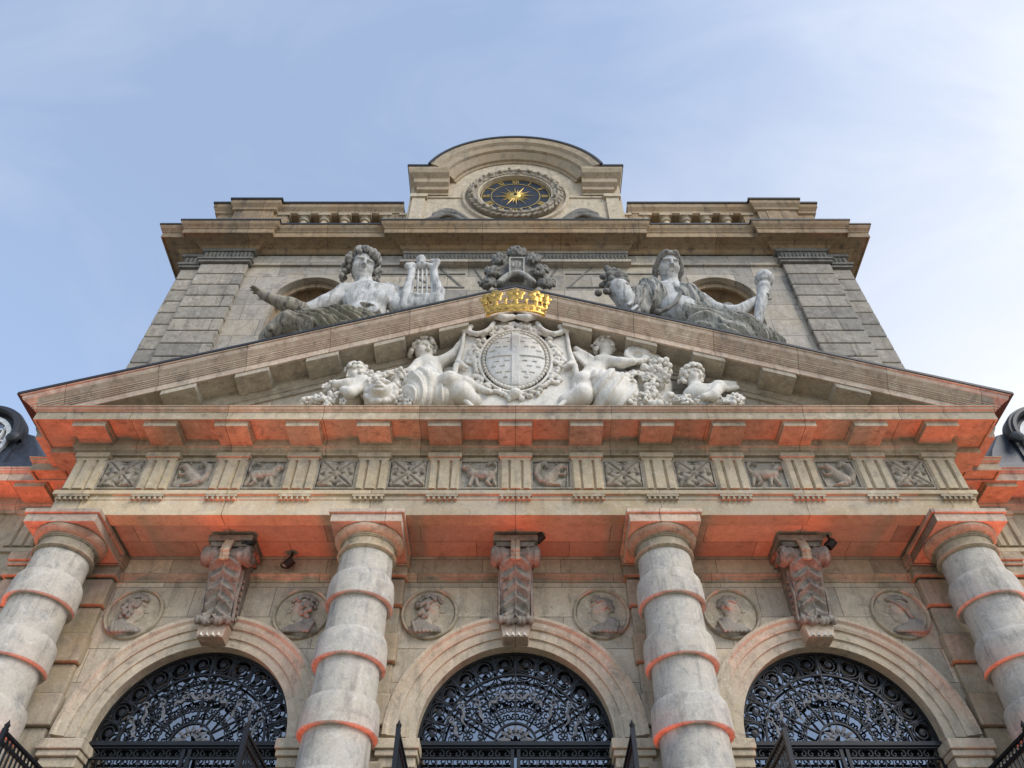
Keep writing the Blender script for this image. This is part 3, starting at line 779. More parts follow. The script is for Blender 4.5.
# attic balustrade
at_ = MB(); AY = 8.80; DZ = -.29
at_.box(-6.4, 6.4, AY + .75, AY + .95, 14.15, 15.54)
AT = at_.build('attic_wall', M['cornice'], fac)
for s in (-1, 1):
    def bx(m, a, b, y0, y1, z0, z1, bv=.008): m.box(min(s * a, s * b), max(s * a, s * b), y0, y1, z0 + DZ, z1 + DZ, bv)
    m = MB(); bx(m, 2.5, 6.50, AY, AY + .42, 14.34, 14.62)
    bx(m, 5.24, 6.08, AY - .10, AY + .4, 14.34, 15.66); bx(m, 6.03, 6.48, AY - .0, AY + .41, 14.34, 15.62); bx(m, 5.42, 5.92, AY - .115, AY, 14.75, 15.5)
    bx(m, 4.93, 5.29, AY - .02, AY + .4, 14.34, 15.62); bx(m, 2.45, 2.75, AY - .02, AY + .4, 14.34, 15.62)
    m.build('balustrade_pedestal', M['cornice'], AT)
    m = MB()
    cop = [(o, z + DZ) for o, z in [(0, 15.50), (.04, 15.53), (.04, 15.60), (.10, 15.70), (.10, 15.84), (-.3, 15.86), (-.3, 15.50)]]
    pth = [(-6.50, AY + .4), (-6.50, AY), (-6.10, AY), (-6.10, AY - .10), (-5.22, AY - .10), (-5.22, AY), (-2.45, AY)]
    if s > 0: pth = [(-x, y) for x, y in pth][::-1]
    m.sweep(cop, pth); cp_ = m.build('balustrade_coping', M['cornice'], AT)
    m = MB(); m.sweep([(.06, 15.852 + DZ), (.13, 15.825 + DZ), (.13, 15.875 + DZ), (.06, 15.89 + DZ)], pth); m.build('lead_flashing', M['lead'], AT)
    for i in range(7):
        x = s * (5.02 - i * .44)
        if abs(x) > 4.95 or abs(x) < 2.7: pass
        b = MB(); b.lathe([(.0, 14.62), (.13, 14.62), (.13, 14.70), (.09, 14.73), (.15, 14.92), (.155, 15.02), (.11, 15.18), (.075, 15.32), (.075, 15.36), (.11, 15.38), (.11, 15.42), (.08, 15.44), (.12, 15.50), (.0, 15.50)], (x, AY + .08, DZ - .06), 18)
        b.box(x - .135, x + .135, AY - .055, AY + .215, 15.44 + DZ, 15.51 + DZ)
        b.build('baluster', M['trim'], AT)

# clock gable
CGY = 8.72; ZC2 = 16.01; RC = 2.05
m = MB()
poly = [(-2.35, 14.34), (2.35, 14.34), (2.35, 16.5), (1.75, 16.5)] + arc(0, ZC2, RC - .25, R(20), R(160), 40) + [(-1.75, 16.5), (-2.35, 16.5)]
m.prism(poly, CGY, CGY + .6, 'y')
cg = m.build('clock_gable', M['arch'], fac)
for s in (-1, 1):   # side pilaster strips
    m = MB(); m.box(min(s * 2.0, s * 2.28), max(s * 2.0, s * 2.28), CGY - .06, CGY, 14.34, 15.74); m.box(min(s * 1.95, s * 2.33), max(s * 1.95, s * 2.33), CGY - .10, CGY, 15.74, 15.86, .006)
    m.box(min(s * 1.15, s * 2.0), max(s * 1.15, s * 2.0), CGY - .03, CGY, 15.80, 15.85)
    m.build('gable_strip', M['arch'], cg)
arm = MB()
SH = [(o, z - .14) for o, z in [(0, 16.02), (.05, 16.02), (.05, 16.10), (.12, 16.14), (.12, 16.26), (.20, 16.34), (.20, 16.50), (.30, 16.60), (.34, 16.72), (.34, 16.80), (-.5, 16.82), (-.5, 16.02)]]
xin = 1.50
for s in (-1, 1):
    pth = [(-2.09, CGY + .9), (-2.09, CGY), (-xin, CGY)] if s < 0 else [(xin, CGY), (2.09, CGY), (2.09, CGY + .9)]
    arm.sweep(SH, pth)
ap0 = R(10)
arch_ring(arm, 0, ZC2, CGY, [(1.44, -.1), (1.44, .03), (1.50, .05), (1.50, .10), (1.64, .20), (1.68, .20), (1.70, .26), (1.82, .30), (1.88, .36), (2.00, .38), (2.05, .38), (2.05, -.5), (1.44, -.5)], R(160), R(20), 56)
gc = arm.build('gable_cornice', M['cornice2'], cg)
m = MB(); arch_ring(m, 0, ZC2, CGY, [(2.05, .405), (2.11, .405), (2.11, -.5), (2.05, -.5)], R(160.5), R(19.5), 56)
for s in (-1, 1):
    pth = [(-2.09, CGY + .9), (-2.09, CGY), (-1.93, CGY)] if s < 0 else [(1.93, CGY), (2.09, CGY), (2.09, CGY + .9)]
    m.sweep([(.30, 16.685), (.365, 16.66), (.365, 16.725), (.30, 16.74)], pth)
m.build('lead_flashing', M['lead'], cg)

# ------------------------------------------------------------------ carved consoles on the keystones
def console(c):
    m = MB(); o = M['console']
    prof = [(8.98, 6.20), (8.60, 6.20), (8.52, 6.12), (8.58, 5.98), (8.63, 5.82), (8.70, 5.60), (8.745, 5.40), (8.75, 5.30), (8.72, 5.25), (8.98, 5.25)]
    m.prism(prof, c - .20, c + .20, 'x')
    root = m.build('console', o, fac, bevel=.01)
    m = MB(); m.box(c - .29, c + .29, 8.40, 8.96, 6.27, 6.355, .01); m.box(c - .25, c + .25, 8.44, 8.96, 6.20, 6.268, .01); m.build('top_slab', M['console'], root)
    # the rolled volute lies across the top, a spiral at each end
    m = MB()
    pr = [(0, -.30), (.045, -.315), (.05, -.30), (.075, -.29), (.085, -.30), (.12, -.305), (.135, -.29), (.14, -.25), (.125, -.235), (.115, -.20), (.13, -.16), (.105, -.12), (.10, -.05), (.12, -.03), (.12, .03), (.10, .05), (.105, .12), (.13, .16), (.115, .20), (.125, .235), (.14, .25), (.135, .29), (.12, .305), (.085, .30), (.075, .29), (.05, .30), (.045, .315), (0, .30)]
    m.lathe(pr, (c, 8.505, 6.085), 28, axis='x')
    v = m.build('volute', M['console'], root)
    for s in (-1, 1):
        m = MB()
        pts = [(c + s * .305, 8.505 + (.02 + .105 * t) * math.cos(t * 13), 6.085 + (.02 + .105 * t) * math.sin(t * 13)) for t in np.linspace(0, 1, 40)]
        m.tube(pts, .018, .03, 5, up=(1, 0, 0), smooth=True)
        # side scroll running down to the foot
        pts = [(c + s * .205, 8.62 + .02 * math.sin(t * 9) + .12 * t, 5.95 - .66 * t) for t in np.linspace(0, 1, 16)]
        m.tube(pts, .05, .04, 6, up=(1, 0, 0), smooth=True)
        for i in range(7):
            q = i / 6; m.lathe([(0, -.02), (.03, -.01), (.035, .012), (0, .02)], (c + s * .215, 8.72 + .09 * q, 5.85 - .5 * q), 8, axis='x')
        m.build('scroll', M['console'], root)
    # string of husks over the middle
    S = Sculpt()
    for i in range(6):
        z = 6.25 - i * .052; y = 8.40 - .055 * math.sin(i / 5 * 2.4) + (.02 if i > 3 else 0)
        for dx in (-.035, .035, 0): S.ell((c + dx, y + (0 if dx == 0 else .015), z - (.02 if dx == 0 else 0)), (.030, .028, .032), k=.008)
    S.build('husk_string', M['trim'], root, h=.011)
    # acanthus leaf down the front
    n, w_ = 130, 60
    s = np.linspace(0, 1, n)[:, None]; t = np.linspace(-1, 1, w_)[None, :]
    py = np.interp(s[:, 0], [0, .12, .3, .55, .8, 1], [8.47, 8.555, 8.605, 8.675, 8.725, 8.715])[:, None] + 0 * t
    pz = np.interp(s[:, 0], [0, 1], [6.0, 5.235])[:, None] + 0 * t
    lob = .58 + .42 * np.abs(np.sin(s * math.pi * 6.0)) ** .6
    edge = np.clip((lob - np.abs(t)) / .14, 0, 1)
    vein = .5 + .5 * np.cos((np.abs(t) * 2.6 - s * 15.7) * 2.0)
    H = .012 + .085 * edge * (.30 + .70 * vein ** 1.5) + .03 * np.exp(-(t / .07) ** 2) + .03 * edge * np.exp(-((s - .06) / .08) ** 2) + .05 * edge * np.exp(-((s - .97) / .06) ** 2)
    H *= np.clip((1.02 - np.abs(t)) / .03, 0, 1)
    m = MB(); m.grid(c + (.21 - .045 * s) * t, py - H * .9, pz + H * .25); m.build('acanthus_leaf', M['console'], root)
    S = Sculpt()
    for i in range(9):
        S.ell((c - .19 + i * .0475, 8.66, 5.26 + .02 * math.sin(i * 2)), (.034, .05, .06), k=.01)
    S.build('leaf_tips', M['console'], root, h=.012)
    m = MB(); m.prism([(c - .155, 5.055), (c + .155, 5.055), (c + .185, 5.24), (c - .185, 5.24)], 8.70, 9.0, 'y')
    m.build('keystone', M['raking'], root, bevel=.008)
    m = MB()
    for i in range(4):
        x0 = c - .14 + i * .072
        m.add([(x0, 8.698, 5.065), (x0 + .066, 8.698, 5.065), (x0 + .033, 8.690, 5.125), (x0 + .033, 8.66, 5.065)], [(0, 1, 2), (0, 1, 3), (1, 2, 3), (0, 2, 3)])
    m.build('tooth_ornament', M['marble'], root)
for c in ARX: console(c)

# ------------------------------------------------------------------ fanlights and door screens
FY = 9.09
def spiral(cx, cz, r0, turns, a0, dirn=1, n=26, y=FY):
    return [(cx + r0 * (1 - .86 * t) * math.cos(a0 + dirn * turns * 2 * math.pi * t), y, cz + r0 * (1 - .86 * t) * math.sin(a0 + dirn * turns * 2 * math.pi * t)) for t in [i / n for i in range(n + 1)]]
def fan_parts(c):
    R1, R2, R3 = 1.115, .835, .24
    P = {}
    m = MB()
    for r, w_ in ((R1, .035), (R2, .022), (R3, .022), (R3 * .55, .016)): m.tube([(p[0], FY, p[1]) for p in arc(c, ZC, r, 0, math.pi, 48)], w_, .04)
    for i in range(13):
        a = math.pi * i / 12
        r0 = R3 if i % 2 == 0 else R2
        m.tube([(c + r0 * math.cos(a), FY, ZC + r0 * math.sin(a)), (c + R1 * math.cos(a), FY, ZC + R1 * math.sin(a))], .016 if i % 3 else .024, .035)
    P['frame'] = m
    m = MB(); s = MB(); g2 = {-1: MB(), 1: MB()}; g = MB()
    for i in range(12):
        a = math.pi * (i + .5) / 12; rr = (R1 + R2) / 2
        cx, cz = c + rr * math.cos(a), ZC + rr * math.sin(a)
        m.tube([(cx + .115 * math.cos(q), FY, cz + .115 * math.sin(q)) for q in np.linspace(0, 2 * math.pi, 25)], .011, .03)
        m.tube(spiral(cx, cz, .10, 1.4, a + 1.5, 1 if i < 6 else -1), .012, .026)
        m.lathe([(0, -.02), (.036, -.015), (.036, .015), (0, .02)], (cx, FY, cz), 10, axis='y')
        for sg in (-1, 1):
            aa = a + sg * .115; m.tube(spiral(c + (R1 - .045) * math.cos(aa), ZC + (R1 - .045) * math.sin(aa), .045, .9, a + sg * 1.2, sg, 12), .010, .02)
    # S-scroll filling between the spokes
    for i in range(12):
        a = math.pi * (i + .5) / 12
        for k, (rr, r0) in enumerate(((.42, .042), (.56, .058), (.73, .078))):
            for sg in (-1, 1):
                aa = a + sg * .062 * (1.15 - .2 * k) 
                dr = sg if k % 2 else -sg
                m.tube(spiral(c + rr * math.cos(aa), ZC + rr * math.sin(aa), r0, 1.25, a + dr * 1.7 + (k % 2) * math.pi, dr, 20), .010, .024)
        for sg in ((1,) if i < 6 else (-1,)):   # stems joining the scrolls
            pts = [(c + q * math.cos(a + sg * .05 * math.sin((q - .24) * 19)), FY, ZC + q * math.sin(a + sg * .05 * math.sin((q - .24) * 19))) for q in np.linspace(.25, .83, 22)]
            s.tube(pts, .009, .024)
    for sg in (-1, 1):       # broad leaf scrolls crossing the fan
        for a0, r0, a1, r1 in ((.10, .62, .34, .80), (.34, .60, .60, .78), (.62, .42, .80, .66), (.95, .52, 1.20, .60), (1.25, .58, 1.48, .56)):
            pts = []
            for t in np.linspace(0, 1, 16):
                a = a0 + (a1 - a0) * t; r = r0 + (r1 - r0) * t + .03 * math.sin(t * 6.3)
                pts.append((c + sg * r * math.cos(a), FY - .014, ZC + r * math.sin(a)))
            g2[sg].tube(pts, .036, .016, 4, taper=lambda q: .25 + .75 * math.sin(q * math.pi))
            p = pts[-1]; g2[sg].tube(spiral(p[0], p[2], .05, 1.1, a1 if sg > 0 else math.pi - a1, sg, 16, FY - .014), .016, .016)
    for i in range(7):
        a = math.pi * (i + .5) / 7
        g.tube([(c + .06 * math.cos(a), FY - .01, ZC + .03 + .06 * math.sin(a)), (c + .14 * math.cos(a), FY - .015, ZC + .02 + .14 * math.sin(a)), (c + .21 * math.cos(a), FY - .01, ZC + .21 * math.sin(a))], .055, .02, 6, taper=lambda q: .4 + .6 * math.sin(q * math.pi))
    P['scrollwork'] = m; P['palmette'] = g; P['leaf_scroll'] = g2[-1]; P['leaf_scroll '] = g2[1]
    t = MB(); t.box(c - RIN + .01, c + RIN - .01, FY - .05, FY + .05, ZC - .03, ZC + .015); t.box(c - RIN + .01, c + RIN - .01, FY - .03, FY + .03, ZC - .055, ZC - .04)
    P['transom_bar'] = t
    d = MB()
    for k in range(2):
        x0, x1 = (c - RIN + .02, c - .015) if k == 0 else (c + .015, c + RIN - .02)
        d.box(x0, x0 + .04, FY - .02, FY + .02, 0, ZC - .06); d.box(x1 - .04, x1, FY - .02, FY + .02, 0, ZC - .06)
        for z in (ZC - .16, ZC - .30, ZC - .34, 2.4, 1.2, .1): d.box(x0, x1, FY - .016, FY + .016, z - .012, z + .012)
        n = 11
        for i in range(n):
            x = x0 + .04 + (i + .5) * (x1 - x0 - .08) / n
            d.tube([(x, FY, .1), (x, FY, ZC - .30)], .014); d.tube(spiral(x, ZC - .11, .042, 1.0, math.pi / 2, 1 if i % 2 else -1, 14), .011, .02)
            d.tube([(x + .045 * math.cos(q), FY, ZC - .345 + .05 * math.sin(q) - .05) for q in np.linspace(math.pi, 0, 9)], .011, .02)
            d.tube([(x + .048, FY, ZC - .29), (x + .048, FY, ZC - .17)], .010)
    P['door_screen'] = d
    return P
for c in ARX:
    gl = MB(); gl.add([(c - RIN, FY + .10, -.03), (c + RIN, FY + .10, -.03)] + [(p[0], FY + .10, p[1]) for p in arc(c, ZC, RIN, 0, math.pi, 40)], [tuple(range(43))])
    fl = thing('fanlight', (c, FY, ZC), 'x', 'fanlight', 'black iron fanlights over the three doorways')
    fl['label'] = {-3.72: 'black wrought iron fanlight screen of scrolls in the left arch', 0.0: 'black wrought iron fanlight screen of scrolls in the middle arch', 3.72: 'black wrought iron fanlight screen of scrolls in the right arch'}[c]
    gl.build('window_glass', M['glass'], fl)
    for k, mm in fan_parts(c).items(): mm.build(k.strip(), M['greyiron'] if k.strip() in ('leaf_scroll', 'palmette') else M['iron'], fl)

# ------------------------------------------------------------------ open gate leaves in front of the arches
GZ = 3.43
def gate(x, hy, length):
    t = thing('gate_leaf', (x, hy, 0), 'x', 'gate', 'open iron gate leaves')
    y0 = hy - length
    f = MB()
    f.box(x - .022, x + .022, y0, y0 + .045, .05, GZ); f.box(x - .022, x + .022, hy - .045, hy, .05, GZ + .02)
    for z in (GZ - .03, GZ - .12, GZ - .45, 2.2, 1.1, .1): f.box(x - .016, x + .016, y0 + .045, hy - .045, z - .014, z + .014)
    f.lathe([(0, GZ + .09), (.012, GZ + .06), (.03, GZ + .03), (.02, GZ)], (x, y0 + .022, 0), 8); f.lathe([(0, GZ + .10), (.015, GZ + .05), (.028, GZ + .02)], (x, hy - .022, 0), 8)
    f.build('frame', M['iron'], t)
    b = MB(); n = 13
    for i in range(n):
        y = y0 + .06 + (i + .5) * (length - .12) / n
        b.tube([(x, y, .1), (x, y, GZ - .45)], .016); b.tube([(x, y + .02, GZ - .44), (x, y - .0, GZ - .13)], .016)
        b.tube([(x, y + .035 * math.cos(q), GZ - .075 + .035 * math.sin(q)) for q in np.linspace(0, 2 * math.pi, 11)], .012, up=(1, 0, 0))
        b.tube([(x, y + .04 * math.cos(q), GZ - .36 + .06 * math.sin(q)) for q in np.linspace(0, 2 * math.pi, 13)], .013, up=(1, 0, 0))
        b.tube([(x, y - .04, GZ - .43), (x, y + .04, GZ - .29)], .012, up=(1, 0, 0))
    b.build('bars', M['iron'], t)
    return t
GN = ['left', 'middle', 'right']
for i, c in enumerate(ARX):
    for s in (-1, 1):
        g = gate(c + s * 1.13 - (.07 if c < 0 and s < 0 else 0) + (.07 if c > 0 and s > 0 else 0), 8.72, 1.16)
        side = 'left' if s < 0 else 'right'
        g['label'] = f'open black iron gate leaf at the {side} jamb of the {GN[i]} arch'

# ------------------------------------------------------------------ portrait medallions
MED = [(-4.88, 1, 'curls', 'round stone medallion of a curly head facing right, beside the leftmost column'),
       (-2.74, -1, 'curls', 'round stone medallion of a draped curly bust facing left, just left of the second column'),
       (-1.10, 1, 'curls', 'round stone medallion of a thickly curled bust facing right, left of the middle console'),
       (1.10, -1, 'short', 'round stone medallion of a short haired head facing left, right of the middle console'),
       (2.76, 1, 'short', 'round stone medallion of a short haired bust facing right, just right of the third column'),
       (4.92, -1, 'band', 'round stone medallion of a bust with swept back hair facing left, beside the rightmost column')]
rnd2 = random.Random(77)
for x, dr, hr, lab in MED:
    z = 5.53; t = thing('portrait_medallion', (x, WY, z), lab, 'medallion', 'portrait medallions between the arches')
    m = MB(); m.lathe([(0, .012), (.315, .012), (.32, .0), (.325, .03), (.335, .045), (.352, .05), (.365, .035), (.37, .0)], (x, WY, z), 56, axis='y')
    m.build('roundel', M['wall2'], t)
    fl_ = lambda V: np.stack([V[:, 0], WY - .006 - np.maximum(-V[:, 1] * .75, 0), V[:, 2]], 1)
    cu_ = lambda X, Y, Z: Y
    S = Sculpt(); Hh = Sculpt(); c0 = np.array((x + dr * .005, .02, z + .06))
    head(S, c0, .37, yaw=dr * R(80), hair=hr if hr != 'short' else 'none', seed=int(x * 10) + 90, hs=Hh)
    S.cap((x - dr * .02, 0, z - .06), (x - dr * .05, 0, z - .2), .075, .10, .04)
    S.build('head', M['bustlight'], t, h=.0095, flat=fl_, cut=cu_)
    if hr == 'short':
        for i in range(60):
            a = R(rnd2.uniform(-25, 140)); r = rnd2.uniform(.06, .165)
            Hh.ell((x + dr * .005 - dr * math.cos(a) * r * .95, -.15 + r * .8, z + .085 + math.sin(a) * r * .98), (.03, .03, .024), k=.004)
    Hh.build('hair', M['bust'], t, h=.0095, flat=fl_, cut=cu_)
    S = Sculpt()
    S.ell((x - dr * .05, 0, z - .245), (.225, .13, .085), k=.05); S.cap((x - dr * .10, 0, z - .16), (x - dr * .06, 0, z - .24), .11, .12, .05)
    for i in range(7): S.cap((x - dr * .20 + i * dr * .045, -.10, z - .15 - .01 * i), (x - dr * .15 + i * dr * .05, -.12, z - .29), .020, .026, .008)
    S.build('drapery', M['bust'], t, h=.0105, flat=fl_, cut=cu_)

# ------------------------------------------------------------------ wings either side of the pavilion
WIY = 9.24
for s in (-1, 1):
    nm = 'left' if s < 0 else 'right'
    t = thing('wing', (s * 9.5, WIY, -.05), f'{nm} wing of the chateau with stone cornice and dark slate roof, behind the {nm}most column', 'wing', 'wings of the chateau')
    p = [(-15, WIY), (-6.5, WIY)] if s < 0 else [(6.5, WIY), (15, WIY)]
    A, F_, C_ = MB(), MB(), MB(); entab(A, F_, C_, p, WIY, -.007)
    A.build('architrave', M['archi'], t); fz = F_.build('frieze', M['frieze'], t); cz_ = C_.build('cornice', M['raking'], t)
    for k in range(8):
        x = s * (7.05 + k * TS)
        triglyph_bm(x, WIY - .02).build('triglyph', M['frieze'], fz); mutule(x, WIY).build('mutule', M['trim'], cz_)
    m = MB(); m.box(min(s * 6.4, s * 15), max(s * 6.4, s * 15), WIY, WIY + .5, -.05, 6.34); m.build('wall', M['wall'], t)
    m = MB()
    for z0, z1, e in ((5.72, 5.80, .06), (5.803, 5.93, .10), (5.933, 6.0, .16), (6.003, 6.06, .22), (6.062, 6.20, .05), (6.202, 6.350, .12)): m.box(min(s * 6.8, s * 15), max(s * 6.8, s * 15), WIY - e, WIY, z0, z1, .012)
    m.build('string_course', M['trim'], t)
    m = MB(); xa, xb = s * 6.2, s * 15
    m.add([(xa, 8.70, 7.90), (xb, 8.70, 7.90), (xb, 10.8, 8.9), (xa, 10.8, 8.9), (xa, 10.8, 7.8), (xb, 10.8, 7.8), (xa, 8.70, 7.80), (xb, 8.70, 7.80)], [(0, 1, 2, 3), (0, 3, 4, 6), (1, 7, 5, 2), (6, 7, 1, 0)])
    rf = m.build('roof', M['slate'], t)
    # lead dormer with an oval white window
    dx, dz, dy = s * 8.60, 8.78, 8.96
    dm = MB(); rr = .68
    out = [(dx - rr, 7.9)] + [(a_, dz + (b_ - dz) * .85) for a_, b_ in arc(dx, dz, rr, math.pi, 0, 30)] + [(dx + rr, 7.9)]
    dm.prism(out, dy + .12, dy + 1.6, 'y')
    d = dm.build('dormer', M['slate'], t)
    ck_ = MB(); ck_.prism([(s * q, z) for q, z in ((7.98, 8.95), (7.72, 8.86), (7.50, 8.55), (7.36, 8.25), (7.25, 7.92), (7.98, 7.92))], dy + .16, dy + 1.5, 'y'); ck_.build('cheek', M['slate'], d, bevel=.02)
    h = MB(); arch_ring(h, dx, dz, dy, [(.60, -.2), (.60, .0), (.63, .04), (.68, .04), (.70, .0), (.73, .0), (.75, -.05), (.75, -.2)], math.pi + .1, -.1, 40, .85); h.build('hood', M['lead'], d)
    h = MB()
    h.lathe([(0, .1), (.05, .09), (.10, .05), (.11, 0)], (dx - s * .68, dy + .03, dz - .10), 18, axis='y'); h.build('knob', M['lead'], d)
    fr = MB(); n = 40
    ov = lambda k, y: [(dx + .55 * k * math.cos(a), y, dz - .12 + .52 * k * math.sin(a)) for a in np.linspace(0, 2 * math.pi, n + 1)]
    fr.tube(ov(1.0, dy + .085), .07, .06)
    for i in range(-2, 3):
        q = math.sqrt(1 - (i * .2 / .58) ** 2); fr.tube([(dx + i * .2, dy + .085, dz - .12 - .5 * q), (dx + i * .2, dy + .085, dz - .12 + .5 * q)], .026 if i else .06, .04)
    for i in (-1, 0, 1):
        q = math.sqrt(1 - (i * .5) ** 2); fr.tube([(dx - .58 * q, dy + .085, dz - .12 + i * .25), (dx + .58 * q, dy + .085, dz - .12 + i * .25)], .026, .04)
    wf = fr.build('window_frame', M['white'], d)
    gl = MB(); gl.add([(p[0], dy + .105, p[2]) for p in ov(1.0, 0)[:-1]], [tuple(range(n))]); gl.build('window_glass', M['glass'], d)

# ------------------------------------------------------------------ clock
CLZ = 15.86; CK = CGY - .02
ck = thing('wall_clock', (0, CGY, CLZ), 'round dark blue clock with gold sun and numerals inside a carved stone wreath', 'clock')
m = MB(); m.lathe([(0, .02), (.86, .02), (.86, -.02)], (0, CGY, CLZ), 64, axis='y'); dial = m.build('dial', M['dial'], ck)
m = MB()
for r, w_ in ((.757, .018), (.545, .013)): m.tube([(r * math.cos(a), CK - .006, CLZ + r * math.sin(a)) for a in np.linspace(0, 2 * math.pi, 65)], w_, .014)
m.build('chapter_ring', M['goldpaint'], dial)
NUM = ['XII', 'I', 'II', 'III', 'IIII', 'V', 'VI', 'VII', 'VIII', 'IX', 'X', 'XI']
for i, tx in enumerate(NUM):
    th = math.pi / 2 - i * math.pi / 6; m = MB()
    wds = {'I': .038, 'V': .085, 'X': .085}; tot = sum(wds[q] for q in tx); x = -tot / 2; hh = .075
    def L(a, b, w_=.016):
        P = []
        for px_, pz_ in (a, b):
            q = th - math.pi / 2; X = px_; Z = .651 + pz_
            P.append((X * math.cos(q) - Z * math.sin(q), CK - .008, CLZ + X * math.sin(q) + Z * math.cos(q)))
        m.tube(P, w_, .012)
    for ch in tx:
        w_ = wds[ch]
        if ch == 'I': L((x + w_ / 2, -hh), (x + w_ / 2, hh))
        if ch == 'V': L((x + .012, hh), (x + w_ / 2, -hh), .02); L((x + w_ - .012, hh), (x + w_ / 2, -hh), .012)
        if ch == 'X': L((x + .012, hh), (x + w_ - .012, -hh), .02); L((x + w_ - .012, hh), (x + .012, -hh), .012)
        x += w_
    m.build('numeral', M['goldpaint'], dial)
m = MB()
for i in range(24):
    a = 2 * math.pi * i / 24 + .05; r = (.45, .30, .39, .26)[i % 4]; w_ = .05
    if i == 12: r = .56
    c_, s_ = math.cos(a), math.sin(a)
    m.add([(.10 * c_ - w_ / 2 * s_, CK - .012, CLZ + .10 * s_ + w_ / 2 * c_), (r * c_, CK - .014, CLZ + r * s_), (.10 * c_ + w_ / 2 * s_, CK - .012, CLZ + .10 * s_ - w_ / 2 * c_), (.12 * c_, CK - .035, CLZ + .12 * s_)], [(0, 1, 3), (1, 2, 3), (0, 3, 2), (0, 2, 1)])
m.lathe([(0, .06), (.08, .055), (.12, .03), (.125, 0)], (0, CK, CLZ), 28, axis='y')
sn = m.build('sun_emblem', M['goldpaint'], ck)
m = MB(); m.lathe([(0, .09), (.03, .085), (.04, .05), (.04, 0)], (0, CK, CLZ), 14, axis='y'); m.build('hub', M['fixture'], sn)
S = Sculpt(); rnd = random.Random(5)
for i in range(64):
    a = 2 * math.pi * i / 64; S.cap((.94 * math.cos(a), CGY - .06, CLZ + .94 * math.sin(a)), (.94 * math.cos(a + .1), CGY - .06, CLZ + .94 * math.sin(a + .1)), .085, .085, .03)
for i in range(150):
    a = 2 * math.pi * i / 150 + rnd.uniform(-.02, .02); k = i % 3 - 1
    r = .95 + k * .075; y = CGY - .13 - .035 * (k == 0)
    tilt = (a + math.pi / 2) + (.55 * k) * (1 if math.sin(a) >= -2 else 1)
    S.ell((r * math.cos(a), y, CLZ + r * math.sin(a)), (.085, .028, .036), rotm(rnd.uniform(-.5, .5), -tilt, 0) , k=.008)
for i in range(26):
    a = 2 * math.pi * i / 26 + rnd.uniform(-.05, .05); S.ell(((.95 + rnd.uniform(-.06, .06)) * math.cos(a), CGY - .19, CLZ + (.95 + rnd.uniform(-.06, .06)) * math.sin(a)), .04, k=.008)
S.build('laurel_wreath', M['wreath'], ck, h=.017)
m = MB(); m.lathe([(.79, .0), (.80, .12), (.84, .13), (.845, 0)], (0, CGY, CLZ), 64, axis='y'); m.lathe([(1.10, 0), (1.12, .06), (1.18, .06), (1.2, 0)], (0, CGY, CLZ), 64, axis='y'); m.build('rim', M['arch'], ck)
for s in (-1, 1):   # leaf sprays at the foot of the gable
    S = Sculpt()
    spine = [(s * (.95 + .80 * t), CGY - .06, 14.66 + .40 * math.sin(min(1, t * 1.05) * 2.5)) for t in np.linspace(0, 1, 18)]
    S.chain(spine, [.05 + .02 * math.sin(i * .3) for i in range(18)], .02)
    for i, p in enumerate(spine[1:]):
        for q in (-1, 1):
            an = (.7 if q > 0 else -.6) + .9 * (i / 17)
            S.ell((p[0] + s * .05 * math.cos(an), p[1] - .03, p[2] + q * (.07 if q > 0 else .11)), (.095 if q > 0 else .15, .035, .032 if q > 0 else .038), rotm(0, -s * q * an * 1.2, 0), k=.004)
    S.build('leaf_spray', M['darkstone'], cg, h=.017)

# ------------------------------------------------------------------ gilded crown
CRY, CRR = 7.43, .46
cr = thing('crown', (0, CRY, 9.35), 'gilded crown with flower finials at the apex of the pediment', 'crown')
m = MB()
m.lathe([(CRR - .05, 9.34), (CRR - .02, 9.335), (CRR + .012, 9.35), (CRR + .012, 9.385), (CRR - .012, 9.395), (CRR - .012, 9.47), (CRR + .006, 9.48), (CRR + .02, 9.50), (CRR + .02, 9.525), (CRR + .0, 9.54), (CRR - .012, 9.56), (CRR - .05, 9.56), (CRR - .05, 9.34)], (0, CRY, 0), 60, R(-92), R(92))
m.build('band', M['gold'], cr)
for i in range(11):
    a = R(-80 + 16 * i); m = MB()
    S_ = Sculpt()
    p = (CRR * math.sin(a), CRY - CRR * math.cos(a)); q = (CRR + .012) 
    m.lathe([(0, -.012), (.03, -.008), (.034, .004), (0, .016)], (q * math.sin(a), CRY - q * math.cos(a), 9.432), 8, axis='y'); m.build('jewel', M['gold'], cr)
for i in range(5):
    a = R(-84 + 42 * i); rad = CRR + .03; cx, cy = rad * math.sin(a), CRY - rad * math.cos(a); zf = 9.78
    S = Sculpt(); ex = np.array((math.cos(a), math.sin(a), 0)); ez = np.array((0, 0, 1.0)); en = np.array((math.sin(a), -math.cos(a), 0)); cc = np.array((cx, cy, zf))
    for k in range(5):
        t = math.pi / 2 + k * 2 * math.pi / 5; d_ = ex * math.cos(t) + ez * math.sin(t)
        S.ell(cc + d_ * .088 + en * .0, (.074, .06, .074), rotm(0, 0, a), k=.006)
    S.ell(cc + en * .06, .042, k=.004)
    S.cap((cx * .96, CRY + (cy - CRY) * .96, 9.55), cc - ez * .08, .045, .025, .03)
    S.cap(cc - ez * .13 - ex * .085, cc - ez * .10, .028, .02, .02); S.cap(cc - ez * .13 + ex * .085, cc - ez * .10, .028, .02, .02)
    S.build('flower_finial', M['gold'], cr, h=.0125)
